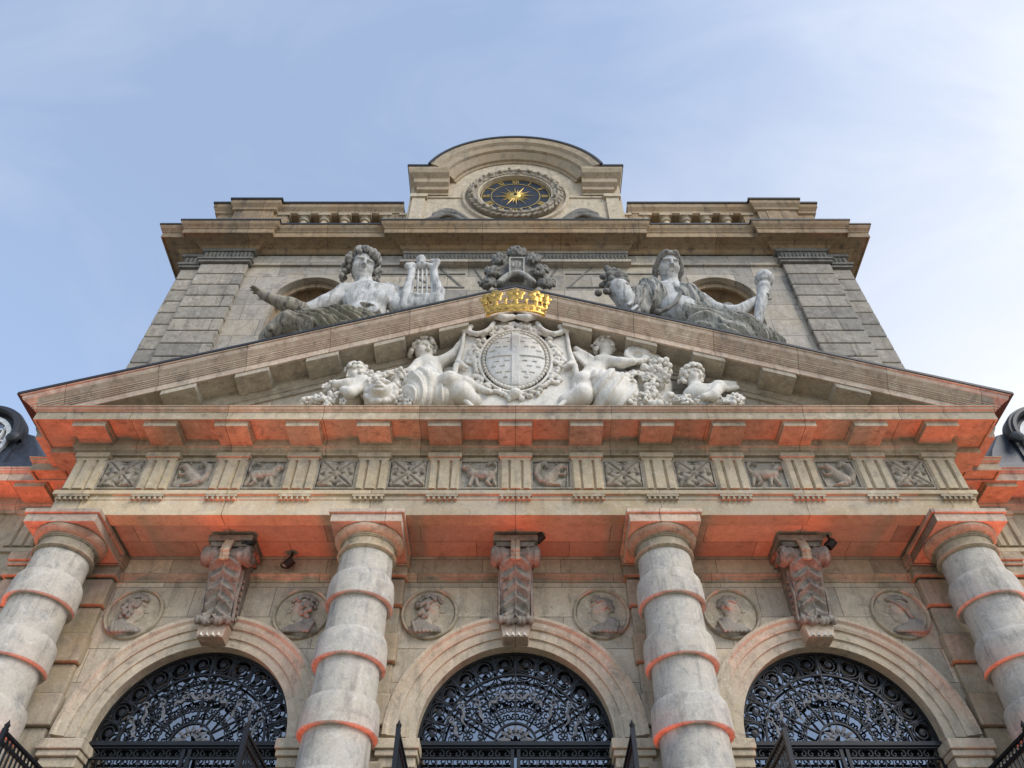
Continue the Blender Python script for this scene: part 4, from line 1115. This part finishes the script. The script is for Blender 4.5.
for i in range(4):
    a = R(-63 + 42 * i); S = Sculpt(); cx, cy = CRR * math.sin(a), CRY - CRR * math.cos(a)
    S.ell((cx, cy, 9.655), .04, k=.01); S.cap((cx, cy, 9.55), (cx, cy, 9.63), .03, .015, .015); S.build('pearl_finial', M['gold'], cr, h=.0125)

cr.scale = (.95, .24, .93); cr.location.y = 7.17; cr.location.z = 9.45

# ------------------------------------------------------------------ cartouche with its coat of arms
CAY = 7.72
ca = thing('cartouche', (0, CAY, 7.9), 'large white carved shield with a cross in an oval under the gilded crown', 'shield')
half = [(0, 10.04), (.33, 10.04), (.35, 9.90), (.40, 9.76), (.50, 9.66), (.60, 9.62), (.70, 9.67), (.76, 9.78), (.83, 9.76), (.81, 9.55), (.82, 9.3), (.86, 9.0), (.90, 8.65), (.86, 8.4), (.74, 8.2), (.55, 8.02), (.3, 7.88), (0, 7.84)]
poly = half + [(-x, z) for x, z in half[::-1][1:-1]]
m = MB(); m.prism(poly, CAY, 8.06, 'y'); plate = m.build('shield_plate', M['marble'], ca, bevel=.03)
n = 110; uu = np.linspace(-.46, .46, n); vv = np.linspace(-.62, .62, n); U, V = np.meshgrid(uu, vv); OZ = 9.06
q = (U / .45) ** 2 + (V / .61) ** 2
H = .03 + .10 * np.sqrt(np.clip(1 - q, 0, 1))
cross = (np.abs(U) < .055) | (np.abs(V - .02) < .05); H = H + .022 * cross * (q < .97)
bx_ = np.zeros_like(H)
for zz, xs_ in ((.44, (.14, .22)), (.33, (.10, .30)), (.20, (.16, .26)), (.12, (.35,)), (-.14, (.13, .28)), (-.24, (.20, .33)), (-.36, (.12, .24)), (-.47, (.15,))):
    for xx in xs_:
        for sg in (-1, 1): bx_ = np.maximum(bx_, ((np.abs(U - sg * xx) < .036) & (np.abs(V - zz) < .013)))
H = np.where((q < .9), H - .022 * bx_, H); H = np.where(q > 1, 0, H)
m = MB(); m.grid(U, CAY - H, V + OZ); m.build('coat_of_arms', M['marble2'], ca)
S = Sculpt()
for i in range(56):
    a = 2 * math.pi * i / 56; S.ell((.478 * math.cos(a), CAY - .03, OZ + .638 * math.sin(a)), (.030, .035, .030), k=.008)
for i in range(72):
    a = 2 * math.pi * i / 72; S.cap((.545 * math.cos(a), CAY - .02, OZ + .715 * math.sin(a)), (.545 * math.cos(a + .09), CAY - .02, OZ + .715 * math.sin(a + .09)), .024, .024, .01)
rnd = random.Random(11)
for i in range(70):
    a = 2 * math.pi * i / 70; r = 1 + rnd.uniform(.0, .14)
    S.ell((.60 * r * math.cos(a), CAY - .03, OZ + .77 * r * math.sin(a)), (.05, .04, .034), rotm(0, rnd.uniform(0, 3), 0), k=.01)
for x, z in ((-.62, 9.25), (.62, 9.25), (-.66, 9.05), (.66, 9.05), (-.58, 8.62), (.58, 8.62), (-.3, 9.78), (.3, 9.78), (0, 9.85), (-.15, 9.9), (.15, 9.9)):
    for k in range(5): S.ell((x + .07 * math.cos(k * 1.26), CAY - .02, z + .07 * math.sin(k * 1.26)), (.045, .03, .05), rotm(0, -k * 1.26, 0), k=.01)
S.ell((0, CAY - .06, OZ - .78), (.09, .08, .08))
S.build('floral_border', M['marble'], ca, h=.0135)
S = Sculpt()
for s in (-1, 1):
    S.chain([(s * .35, CAY - .03, 9.94), (s * .39, CAY - .06, 9.78), (s * .48, CAY - .07, 9.67), (s * .60, CAY - .07, 9.62), (s * .70, CAY - .06, 9.67), (s * .77, CAY - .05, 9.76)], [.045, .042, .04, .04, .042, .045], .02)
    for k in range(5): S.ell((s * .78 + .07 * math.cos(k * 1.26 + .3), CAY - .06, 9.80 + .07 * math.sin(k * 1.26 + .3)), (.055, .05, .055), k=.02)
    S.chain([(s * .80, CAY - .04, 9.7), (s * .82, CAY - .02, 9.3), (s * .87, CAY - .03, 8.95)], [.028, .032, .045], .02)
    S.chain([(s * .86, CAY - .06, 8.98), (s * .80, CAY - .08, 8.88), (s * .72, CAY - .06, 8.84)], [.045, .045, .03], .02)
    S.chain([(s * .88, CAY - .08, 8.86), (s * .90, CAY - .06, 8.6), (s * .84, CAY - .05, 8.3), (s * .6, CAY - .04, 8.0)], [.045, .04, .04, .04], .02)
    S.chain([(s * .05, CAY - .10, 10.02), (s * .18, CAY - .12, 9.97), (s * .30, CAY - .10, 10.04)], [.05, .06, .06], .03)
S.build('scrolled_edge', M['marble'], ca, h=.016)

# ------------------------------------------------------------------ cherubs and their trophies in the tympanum
def folds(ax, f, amp, ph=0.0):
    def d(X, Y, Z):
        q = X * ax[0] + Y * ax[1] + Z * ax[2] + .10 * np.sin(X * 2.9 + Z * 2.1) + .035 * np.sin(X * 8.1 - Z * 6.3 + Y * 4)
        return amp * (np.abs(np.sin(q * f * .5 + ph)) * 2 - 1.2 + .45 * np.sin(q * f * 2.3 + 1.1 + X * 3))
    return d
def wing(S, root, tip, down, n=7, y=0):
    root = np.array(root); tip = np.array(tip); down = np.array(down)
    for i in range(n):
        t = i / (n - 1); a = root + (tip - root) * t * .6; b = root + (tip - root) * (.35 + .65 * t) + down * (1 - .35 * t)
        S.cap(a, b, .042, .034, .002)
    S.cap(root, tip, .06, .045, .03)
CH = []
# left cherub reaching up to the shield
t = thing('cherub', at(424, 398, 7.85), 'white stone cherub with one arm raised to the left edge of the shield', 'cherub')
S = Sculpt(); Y = 7.84
hc = at(424, 350.5, Y); head(S, hc, .42, yaw=R(34), pitch=R(-22), hair='none', chub=.12)
S.cap(at(426, 359, Y + .02), at(428, 363, Y + .03), .09, .1, .05)
S.ell(at(430, 366, Y + .03), (.20, .15, .17), k=.06); S.ell(at(432, 375, Y + .03), (.175, .16, .18), k=.07); S.ell(at(434, 384, Y + .03), (.19, .17, .18), k=.07)
S.chain([at(441, 362, Y), at(452, 356.5, Y), at(460, 347, Y - .05), at(464, 338, Y - .06)], [.10, .085, .07, .055], .05); hand(S, at(464, 339, Y - .06), at(466, 331, Y - .05), (0, -1, 0), .13)
S.chain([at(419, 364, Y), at(411, 373, Y - .08), at(414, 383, Y - .15)], [.095, .085, .06], .05)
S.chain([at(438, 386, Y - .05), at(450, 381, Y - .22), at(466, 384, Y - .16), at(481, 390, Y - .12)], [.15, .135, .10, .06], .06); S.chain([at(481, 389.5, Y - .12), at(489, 391.5, Y - .18)], [.06, .04], .04)
S.chain([at(440, 392, Y), at(462, 394, Y - .15), at(474, 402, Y - .1)], [.16, .15, .12], .06)
S.build('body', M['marble'], t, h=.0155)
S = Sculpt(); rr = random.Random(1); head(Sculpt(), hc, .42, yaw=R(34), pitch=R(-22), hair='curls', seed=4, chub=.12, hs=S); S.build('hair', M['marble'], t, h=.0135)
S = Sculpt(); S.chain([at(430, 372, Y), at(424, 385, Y - .08), at(420, 400, Y - .05)], [.14, .24, .26], .1); S.chain([at(436, 384, Y - .02), at(444, 398, Y - .06)], [.17, .2], .1); S.chain([at(412, 388, Y), at(402, 402, Y)], [.12, .14], .08)
S.build('drapery', M['marble'], t, h=.016, disp=folds((.85, .45, .25), 40, .02))
S = Sculpt(); wing(S, at(436, 369, Y + .12), at(461, 371, Y + .15), np.array((.06, 0, -.12)), 7); S.build('wing', M['marble'], t, h=.015)

# putto lying at the far left with an outstretched arm
t = thing('cherub', at(350, 400, 7.85), 'small white stone cherub lying low at the left end of the carving, arm outstretched', 'cherub')
S = Sculpt(); Y = 7.80; hc = at(356, 374.5, Y); head(S, hc, .36, yaw=R(-60), pitch=R(-30), hair='none', chub=.12)
S.chain([at(364, 385, Y), at(380, 392, Y)], [.15, .17], .08); S.chain([at(362, 382, Y - .06), at(348, 384.5, Y - .12), at(336, 384, Y - .14)], [.095, .085, .06], .05); hand(S, at(337, 384, Y - .14), at(329, 380, Y - .14), (0, -1, 0), .12)
S.chain([at(362, 387, Y - .05), at(350, 393, Y - .15), at(343, 390, Y - .16)], [.09, .08, .055], .05)
S.build('body', M['marble'], t, h=.0155)
S = Sculpt(); head(Sculpt(), hc, .36, yaw=R(-60), pitch=R(-30), hair='curls', seed=9, chub=.12, hs=S); S.build('hair', M['marble'], t, h=.0135)

# right cherub leaning to the flowers
t = thing('cherub', at(606, 398, 7.85), 'winged white stone cherub right of the shield leaning over a heap of flowers', 'cherub')
S = Sculpt(); Y = 7.84
hc = at(606, 347.5, Y); head(S, hc, .40, yaw=R(36), pitch=R(-16), hair='none', chub=.12)
S.cap(at(605, 356, Y + .02), at(604, 361, Y + .03), .085, .1, .05)
S.ell(at(602, 365, Y + .02), (.19, .15, .155), rotm(0, R(35), 0), k=.06); S.ell(at(595, 373, Y + .02), (.19, .16, .16), rotm(0, R(35), 0), k=.07)
S.chain([at(609, 361.5, Y - .05), at(622, 363, Y - .15), at(633, 362, Y - .18)], [.095, .08, .055], .05); hand(S, at(632, 362, Y - .18), at(641, 361, Y - .18), (0, -1, .3), .13)
S.chain([at(592, 377, Y), at(583, 383, Y - .12), at(575, 391, Y - .05)], [.17, .155, .10], .07)
S.chain([at(592, 384, Y), at(582, 396, Y - .15), at(566, 402, Y - .1)], [.16, .15, .12], .07)
S.build('body', M['marble'], t, h=.0155)
S = Sculpt(); head(Sculpt(), hc, .40, yaw=R(36), pitch=R(-16), hair='curls', seed=14, chub=.12, hs=S); S.build('hair', M['marble'], t, h=.0135)
S = Sculpt(); wing(S, at(596, 362, Y - .02), at(576, 349, Y - .06), np.array((-.07, -.02, -.20)), 9); wing(S, at(592, 368, Y + .16), at(572, 370, Y + .16), np.array((-.03, 0, -.10)), 5); S.build('wing', M['marble'], t, h=.015)
S = Sculpt(); S.chain([at(598, 376, Y), at(606, 388, Y - .08), at(612, 402, Y - .05)], [.14, .26, .30], .1); S.chain([at(612, 378, Y), at(622, 390, Y - .02), at(630, 402, Y - .04)], [.14, .2, .2], .1)
S.build('drapery', M['marble'], t, h=.016, disp=folds((.85, .45, -.2), 40, .02))

# third cherub at the right end
t = thing('cherub', at(700, 400, 7.85), 'white stone cherub peeping out at the right end of the carving, small wing behind', 'cherub')
S = Sculpt(); Y = 7.75; hc = at(693, 377.5, Y); head(S, hc, .40, yaw=R(36), pitch=R(-18), hair='none', chub=.12)
S.cap(at(694, 386, Y), at(697, 391, Y), .085, .11, .05); S.ell(at(700, 396, Y), (.25, .18, .18), k=.08)
S.chain([at(709, 391, Y - .05), at(719, 387, Y - .1), at(713, 396, Y - .2), at(704, 397, Y - .24)], [.10, .09, .075, .055], .05); hand(S, at(705, 397, Y - .24), at(697, 396, Y - .24), (0, -1, .2), .12)
S.build('body', M['marble'], t, h=.0155)
S = Sculpt(); head(Sculpt(), hc, .40, yaw=R(36), pitch=R(-18), hair='curls', seed=21, chub=.12, hs=S); S.build('hair', M['marble'], t, h=.0135)
S = Sculpt(); wing(S, at(716, 384, Y + .08), at(734, 384, Y + .08), np.array((.05, 0, -.12)), 7); S.build('wing', M['marble'], t, h=.015)

def heap(S, pts, n, size, seed, Y):
    """flowers and fruit: each a ring of petals round a boss"""
    r_ = random.Random(seed)
    for i in range(n):
        u0, v0, u1, v1 = pts[r_.randrange(len(pts))]
        p = np.array(at(r_.uniform(u0, u1), r_.uniform(v0, v1), Y - r_.uniform(0, .16))); q = size * r_.uniform(.7, 1.25)
        if r_.random() < .7:
            tl = rotm(r_.uniform(-.5, .9), 0, r_.uniform(-.6, .6))
            for k in range(5): S.ell(p + tl @ np.array((q * math.cos(k * 1.257), 0, q * math.sin(k * 1.257))), (q * .62, q * .45, q * .62), tl, k=.006)
            S.ell(p + tl @ np.array((0, -q * .45, 0)), q * .38, k=.004)
        else: S.ell(p, (q * .9, q * .9, q * 1.0), k=.006)
t = thing('flower_heap', at(645, 402, 7.9), 'heap of carved white flowers and fruit topped by a shell, right of the shield', 'carving')
S = Sculpt(); heap(S, [(624, 372, 648, 404), (640, 366, 668, 404), (650, 356, 668, 380), (620, 392, 672, 406)], 70, .066, 2, 7.78)
S.ell(at(648, 385, 7.92), (.36, .16, .42), k=.05); S.build('flowers', M['marble'], t, h=.0135)
S = Sculpt(); c = np.array(at(637, 356, 7.72)); 
for k in range(15):
    a = R(20 + k * 22); S.cap(c + np.array((.06 * math.cos(a), 0, .06 * math.sin(a))), c + np.array((.16 * math.cos(a), -.02, .16 * math.sin(a))), .03, .045, .012)
S.cap(c + np.array((0, .05, 0)), c + np.array((0, .06, 0)), .12, .12); S.cap(at(640, 358, 7.8), at(655, 362, 7.85), .14, .12, .05); S.ell(c - np.array((0, .05, .02)), (.075, .06, .075), sub=True, k=.02)
S.build('shell', M['marble'], t, h=.0145)
t = thing('garland', at(390, 402, 7.9), 'garland of carved fruit with a lion head at its foot, left of the raised-arm cherub', 'carving')
S = Sculpt(); heap(S, [(366, 376, 384, 388), (378, 372, 404, 386), (392, 372, 412, 394), (396, 384, 410, 404)], 66, .052, 8, 7.80); S.ell(at(392, 388, 7.95), (.34, .12, .3), k=.05)
S.build('fruit', M['marble'], t, h=.0135)
S = Sculpt(); c = np.array(at(381, 394, 7.68)); S.ell(c, (.20, .18, .19), k=.05); S.ell(c + np.array((.0, -.15, -.06)), (.11, .10, .09), k=.04)
for s in (-1, 1):
    S.ell(c + np.array((s * .08, -.16, .05)), .035, k=.01, sub=True); S.ell(c + np.array((s * .15, -.02, .15)), .055, k=.02); S.cap(c + np.array((s * .03, -.2, .08)), c + np.array((s * .12, -.14, .10)), .03, .025, .02)
S.ell(c + np.array((0, -.24, -.03)), (.045, .04, .035), k=.02); S.cap(c + np.array((-.07, -.22, -.10)), c + np.array((.07, -.22, -.10)), .018, .018, .01, sub=True)
rnd = random.Random(2)
for i in range(60):
    a = rnd.uniform(0, 2 * math.pi); S.ell(c + np.array((.21 * math.cos(a), rnd.uniform(-.06, .1), .20 * math.sin(a))), (.05, .05, .05), k=.012)
S.build('lion_head', M['marble'], t, h=.0135)
t = thing('leaf_trophy', at(325, 403, 7.9), 'low carved leaves and shell at the far left tip of the tympanum', 'carving')
S = Sculpt(); heap(S, [(306, 396, 332, 405), (318, 390, 350, 405), (326, 384, 338, 394)], 34, .05, 15, 7.84); S.cap(at(305, 402, 7.95), at(352, 400, 7.95), .08, .14, .05); S.build('leaves', M['marble'], t, h=.0145)
t = thing('leaf_trophy', at(705, 403, 7.9), 'low carved leaves and flowers at the far right tip of the tympanum', 'carving')
S = Sculpt(); heap(S, [(674, 396, 700, 405), (698, 397, 735, 405), (728, 396, 742, 403)], 34, .045, 25, 7.70); S.cap(at(672, 402, 7.95), at(740, 403, 7.95), .12, .07, .05); S.build('leaves', M['marble'], t, h=.0145)

# ------------------------------------------------------------------ reclining figures on the slopes of the pediment
# left: bare-chested figure with a lyre
Y = 7.95
t = thing('statue', at(350, 330, 8.1), 'weathered bare-chested stone figure holding a lyre, reclining on the left slope of the pediment', 'statue')
S = Sculpt(); hc = at(362.5, 267, Y - .12)
head(S, hc, .60, yaw=R(24), pitch=R(-27), hair='none')
S.chain([at(363, 277, Y - .03), at(365, 289, Y + .05)], [.145, .18], .08)
S.ell(at(366, 298, Y + .03), (.42, .27, .36), k=.1)
S.ell(at(354.5, 298.5, Y - .17), (.20, .11, .17), k=.07); S.ell(at(377.5, 298.5, Y - .17), (.20, .11, .17), k=.07)
S.ell(at(365, 309, Y + .0), (.34, .25, .34), k=.12); S.ell(at(364, 318, Y + .03), (.37, .28, .34), k=.12)
S.ell(at(358, 309, Y - .22), (.12, .06, .12), k=.07); S.ell(at(372, 309, Y - .22), (.12, .06, .12), k=.07)
S.cap(at(366, 301, Y - .30), at(365, 315, Y - .28), .02, .02, .04, sub=True)
S.ell(at(346, 294, Y + .02), (.2, .19, .19), k=.1); S.ell(at(388, 295, Y + .06), (.2, .19, .19), k=.1)
S.chain([at(345, 295, Y), at(326, 305, Y - .08), at(305, 312, Y - .12)], [.185, .165, .13], .06)
S.chain([at(390, 297, Y + .05), at(399, 308, Y - .02), at(409, 300, Y - .1)], [.17, .15, .10], .06); hand(S, at(408, 301, Y - .1), at(416, 291, Y - .12), (0, -1, 0), .24)
S.build('body', M['statue'], t, h=.0165)
S = Sculpt(); S.chain([at(307, 311.5, Y - .12), at(290, 306, Y - .2), at(268, 297.5, Y - .3)], [.13, .14, .085], .06)
hand(S, at(268, 297.5, Y - .3), at(252, 287, Y - .36), (.3, -.2, 1), .40, .12, -1); S.build('forearm', M['mossy'], t, h=.018)
S = Sculpt(); head(Sculpt(), hc, .60, yaw=R(24), pitch=R(-27), hair='long', seed=31, hs=S); S.build('hair', M['hairstone'], t, h=.0145)
S = Sculpt(); S.chain([at(366, 322, Y), at(342, 322, Y - .08), at(318, 322, Y - .16), at(300, 322, Y - .18)], [.29, .25, .20, .16], .06)
S.chain([at(352, 327, Y - .1), at(322, 330, Y - .2), at(288, 325, Y - .28)], [.26, .22, .19], .05)
S.chain([at(288, 324.5, Y - .28), at(276, 331, Y - .22), at(268, 338, Y - .1)], [.20, .17, .13], .04); S.ell(at(288, 324, Y - .30), (.19, .18, .19), k=.04)
S.chain([at(322, 318, Y - .22), at(308, 327, Y - .3), at(300, 338, Y - .2)], [.08, .10, .13], .03); S.chain([at(336, 317, Y - .2), at(326, 329, Y - .32)], [.07, .10], .03); S.chain([at(352, 316, Y - .22), at(344, 327, Y - .32)], [.06, .09], .03)
S.chain([at(292, 338, Y), at(360, 335, Y + .1)], [.2, .35], .1)
S.build('drapery', M['mossy'], t, h=.0165, disp=folds((.45, .6, .7), 34, .034))
S = Sculpt()
for i in range(5): S.chain([at(388 + i * 2.5, 285 + i * 1.2, Y + .12), at(392 + i * 3, 299, Y - .02), at(396 + i * 4, 315, Y + .02)], [.06, .055, .07], .03)
S.build('shoulder_cloth', M['statue'], t, h=.019)
S = Sculpt()
S.chain([at(404, 308, Y - .1), at(406, 296, Y - .12), at(410, 281, Y - .12), at(412, 271, Y - .12)], [.10, .10, .075, .06], .03)
S.chain([at(437, 304, Y - .1), at(439, 292, Y - .12), at(435, 279, Y - .12), at(434, 268, Y - .12)], [.10, .10, .07, .06], .03)
S.chain([at(434, 268, Y - .12), at(437, 262, Y - .14), at(432, 261, Y - .14)], [.06, .06, .04], .02); S.chain([at(412, 271, Y - .12), at(408, 266, Y - .14), at(413, 264, Y - .14)], [.06, .06, .04], .02)
S.chain([at(411, 269, Y - .12), at(422, 265, Y - .14), at(434, 267, Y - .12)], [.055, .07, .055], .02); S.ell(at(421, 259.5, Y - .14), (.09, .07, .12), k=.04)
S.chain([at(404, 304, Y - .12), at(414, 296, Y - .16), at(425, 297, Y - .16), at(438, 298, Y - .12)], [.09, .06, .06, .09], .03)
S.cap(at(408, 308, Y - .05), at(436, 305, Y - .05), .16, .16, .05)
for i in range(5): S.cap(at(414.5 + i * 4, 268, Y - .1), at(411.5 + i * 5.2, 300, Y - .14), .021, .021, .004)
ly = S.build('lyre', M['statue'], t, h=.018)

# right: draped figure with a cornucopia and a torch
t = thing('statue', at(690, 330, 8.1), 'draped stone figure with cornucopia and torch, reclining on the right slope of the pediment', 'statue')
S = Sculpt(); hc = at(668.5, 267.5, Y - .12)
head(S, hc, .57, yaw=R(5), pitch=R(-27), hair='none')
S.chain([at(669, 277, Y - .03), at(671, 287, Y + .05)], [.13, .17], .08)
S.ell(at(669, 297, Y + .03), (.38, .25, .34), k=.1); S.ell(at(676, 308, Y), (.31, .24, .30), k=.12); S.ell(at(685, 315, Y), (.33, .26, .28), k=.12)
S.chain([at(700, 300, Y - .02), at(716, 311, Y - .12), at(736, 313, Y - .16), at(756, 301, Y - .2)], [.14, .13, .115, .08], .06); hand(S, at(756, 301, Y - .2), at(766, 294, Y - .26), (0, -.2, 1), .30, .55)
S.build('body', M['statue'], t, h=.0165)
S = Sculpt(); head(Sculpt(), hc, .57, yaw=R(5), pitch=R(-27), hair='band', seed=41, hs=S); S.build('hair', M['hairstone'], t, h=.0145)
S = Sculpt()
S.ell(at(656, 299, Y + .0), (.26, .25, .36), k=.1); S.ell(at(683, 298, Y - .06), (.25, .2, .28), k=.1); S.chain([at(650, 288, Y + .02), at(640, 300, Y), at(636, 310, Y - .03)], [.19, .2, .2], .08)
S.chain([at(687, 294, Y), at(698, 304, Y - .06), at(706, 312, Y - .08)], [.19, .17, .15], .08); S.chain([at(702, 300, Y), at(712, 312, Y - .05)], [.1, .12], .05)
S.build('tunic', M['statue2'], t, h=.0165, disp=folds((.9, .25, .12), 30, .022))
S = Sculpt(); S.chain([at(657, 313, Y - .27), at(667, 309, Y - .32), at(676, 302, Y - .30), at(681, 293, Y - .22)], [.035, .035, .035, .035], .01); S.ell(at(658, 312, Y - .29), (.06, .05, .06), k=.02); S.build('strap', M['darkstone'], t, h=.017)
S = Sculpt(); S.chain([at(686, 319, Y), at(706, 323, Y - .12), at(728, 325, Y - .2), at(744, 328, Y - .22)], [.27, .23, .20, .19], .06)
S.chain([at(744, 328, Y - .22), at(760, 336, Y - .16), at(778, 344, Y)], [.20, .16, .10], .05); S.chain([at(700, 330, Y - .1), at(730, 334, Y - .22), at(752, 336, Y - .2)], [.22, .19, .17], .05)
S.chain([at(716, 318, Y - .25), at(724, 328, Y - .36), at(738, 340, Y - .3)], [.05, .07, .08], .03); S.chain([at(733, 320, Y - .28), at(741, 330, Y - .36), at(756, 342, Y - .25)], [.05, .07, .07], .03)
S.chain([at(727, 310, Y - .05), at(733, 317, Y - .1)], [.09, .11], .05); S.chain([at(700, 335, Y + .1), at(768, 346, Y + .1)], [.3, .18], .1)
S.build('skirt', M['mossy2'], t, h=.0165, disp=folds((.5, .6, .6), 34, .034))
S = Sculpt(); S.chain([at(634, 312, Y - .05), at(626, 301, Y - .1), at(619, 290, Y - .12)], [.14, .17, .20], .05)
for i in range(4): S.cap(at(632 - i * 4, 310 - i * 5.2, Y - .25 + .02 * i), at(637 - i * 4, 306 - i * 5.2, Y - .2), .03, .03, .03)
S.build('cornucopia', M['statue'], t, h=.019)
S = Sculpt(); rr = random.Random(6)
for i in range(80): S.ell(at(rr.gauss(615.5, 6.2), rr.gauss(281.5, 5.5), Y - rr.uniform(.0, .25)), rr.uniform(.045, .075), k=.012)
S.ell(at(615.5, 282, Y), (.2, .14, .24), k=.03); S.build('fruit', M['darkstone'], t, h=.017)
S = Sculpt(); S.chain([at(758, 322, Y - .22), at(761.5, 300, Y - .24), at(763.5, 288, Y - .24)], [.075, .095, .10], .02)
S.chain([at(763.5, 288, Y - .24), at(764, 284, Y - .24), at(764, 281, Y - .24)], [.12, .09, .15], .02); S.cap(at(764.2, 279.5, Y - .24), at(764.2, 278, Y - .24), .165, .15, .02)
for i in range(9): S.cap(at(764.2 + 5.5 * math.sin(i * .7), 278, Y - .24 - .1 * math.cos(i * .7)), at(764.2 + 4 * math.sin(i * .7), 273 - (i % 2) * 1.5, Y - .24), .04, .02, .02)
S.build('torch', M['statue'], t, h=.017)

# ------------------------------------------------------------------ trophy behind the apex
t = thing('trophy', at(516, 284, 8.3), 'blackened stone trophy of plumes round a small tablet behind the pediment apex', 'carving')
Y = 8.25
S = Sculpt(); rr = random.Random(12)
for (u, v, r) in ((516.5, 251.5, 9), (500, 259.5, 8), (533, 259.5, 8), (493.5, 271.5, 8.5), (540, 271.5, 8.5), (487.5, 283, 8), (546, 283, 8)):
    for i in range(40):
        a = rr.uniform(0, 6.28); q = math.sqrt(rr.uniform(.05, 1)); an = rr.uniform(-.9, .9)
        S.ell(at(u + r * q * math.cos(a), v + r * .66 * q * math.sin(a), Y - .20 + .16 * q), (.030, .04, .070), rotm(0, an, 0), k=.003)
    S.ell(at(u, v, Y), (r * .013, .10, r * .016), k=.02)
S.ell(at(516.5, 276, Y + .1), (.5, .2, .5), k=.05)
S.build('plumes', M['darkstone'], t, h=.0145)
p0 = at(509, 274, Y - .2); p1 = at(524.5, 258, Y - .2)
m = MB(); m.box(p0.x, p1.x, Y - .2, Y + .1, p0.z, p1.z); tb = m.build('tablet', M['darkstone'], t, bevel=.01)
m = MB()
for (a0, a1, b0, b1) in ((p0.x, p1.x, p1.z - .04, p1.z), (p0.x, p0.x + .03, p0.z, p1.z - .041), (p1.x - .03, p1.x, p0.z, p1.z - .041)): m.box(a0, a1, Y - .225, Y - .2, b0, b1)
for i in range(3): m.box(.02 + (i - 1) * .06 - .018, .02 + (i - 1) * .06 + .018, Y - .215, Y - .2, p1.z - .26, p1.z - .16 + .03 * (i == 1))
m.box(-.06, .10, Y - .215, Y - .2, p1.z - .30, p1.z - .275)
for i in range(2): m.box(.0 + i * .035, .018 + i * .035, Y - .215, Y - .2, p1.z - .44, p1.z - .33)
m.build('emblem', M['statue2'], tb)
S = Sculpt()
for i in range(22):
    q = i / 21; S.ell(at(500 + 33 * q, 282 - 9 * math.sin(q * math.pi), Y - .34), (.06, .06, .055), k=.012)
S.build('garland', M['statue2'], t, h=.017)

# ------------------------------------------------------------------ small dark fixtures under the soffit
for (u, v, Yf, lab) in ((251, 541, 8.46, 'small dark round fixture under the soffit, right of the left console'), (540, 537, 8.46, 'small dark round fixture under the soffit, right of the middle console'),
                        (831, 543, 8.46, 'small dark round fixture under the soffit, right of the right console'), (290, 561.5, 8.84, 'small brown round fixture where the soffit meets the wall, left of the second column')):
    p = at(u, v, Yf); t = thing('spotlight', p, lab, 'spotlight', 'small spotlights under the portico soffit')
    m = MB(); m.tube([p + Vector((-.05, .02, -.05)), p + Vector((.035, -.0, .03))], .12, .12, 14, smooth=True); bd = m.build('housing', M['fixture'], t, sharp=R(50))
    m = MB(); m.tube([p + Vector((.0, 0, .0)), (p.x + .0, p.y + .02, 6.41)], .03, .03, 8); m.build('bracket', M['fixture'], t)
    m = MB(); m.lathe([(.06, -.012), (.07, 0), (.06, .012)], (p.x - .055, p.y + .02, p.z - .05), 14); m.build('rim', M['fixture'], t)

# ------------------------------------------------------------------ floodlights standing on the perron, lit orange
FL = [(-9.9, 8.78), (-8.3, 8.78), (-6.75, 8.3), (-6.35, 7.9)] + [(x, 7.93) for x in (-4.95, -2.72, -1.08, 1.08, 2.72, 4.95)] + [(6.35, 7.9), (6.75, 8.3), (8.3, 8.78), (9.9, 8.78)]
for i, (x, y) in enumerate(FL):
    g0 = -.05 if abs(x) < 9.4 else -1.62
    t = thing('floodlight', (x, y, g0), 'lit orange floodlight on the ground at the foot of the facade', 'floodlight', 'orange floodlights at the foot of the facade')
    m = MB(); m.box(x - .14, x + .14, y - .09, y + .09, g0 + .08, g0 + .22, .015); m.build('housing', M['fixture'], t)
    m = MB(); m.box(x - .2, x - .175, y - .02, y + .02, g0, g0 + .18); m.box(x + .175, x + .2, y - .02, y + .02, g0, g0 + .18); m.box(x - .2, x + .2, y - .05, y + .05, g0, g0 + .012); m.build('bracket', M['fixture'], t)
    m = MB(); m.box(x - .14, x + .14, y - .09, y + .09, g0 + .221, g0 + .226); m.build('lens', M['lens'], t)
    ld = bpy.data.lights.new('floodlight_lamp', 'SPOT'); ld.energy = FLOOD_W; ld.color = ORANGE; ld.spot_size = R(29); ld.spot_blend = .55; ld.shadow_soft_size = .14
    lo = bpy.data.objects.new('floodlight_lamp', ld); col.objects.link(lo); lo.location = (0, 0, .25); lo.parent = t
    lo.rotation_euler = (R(180), 0, 0)
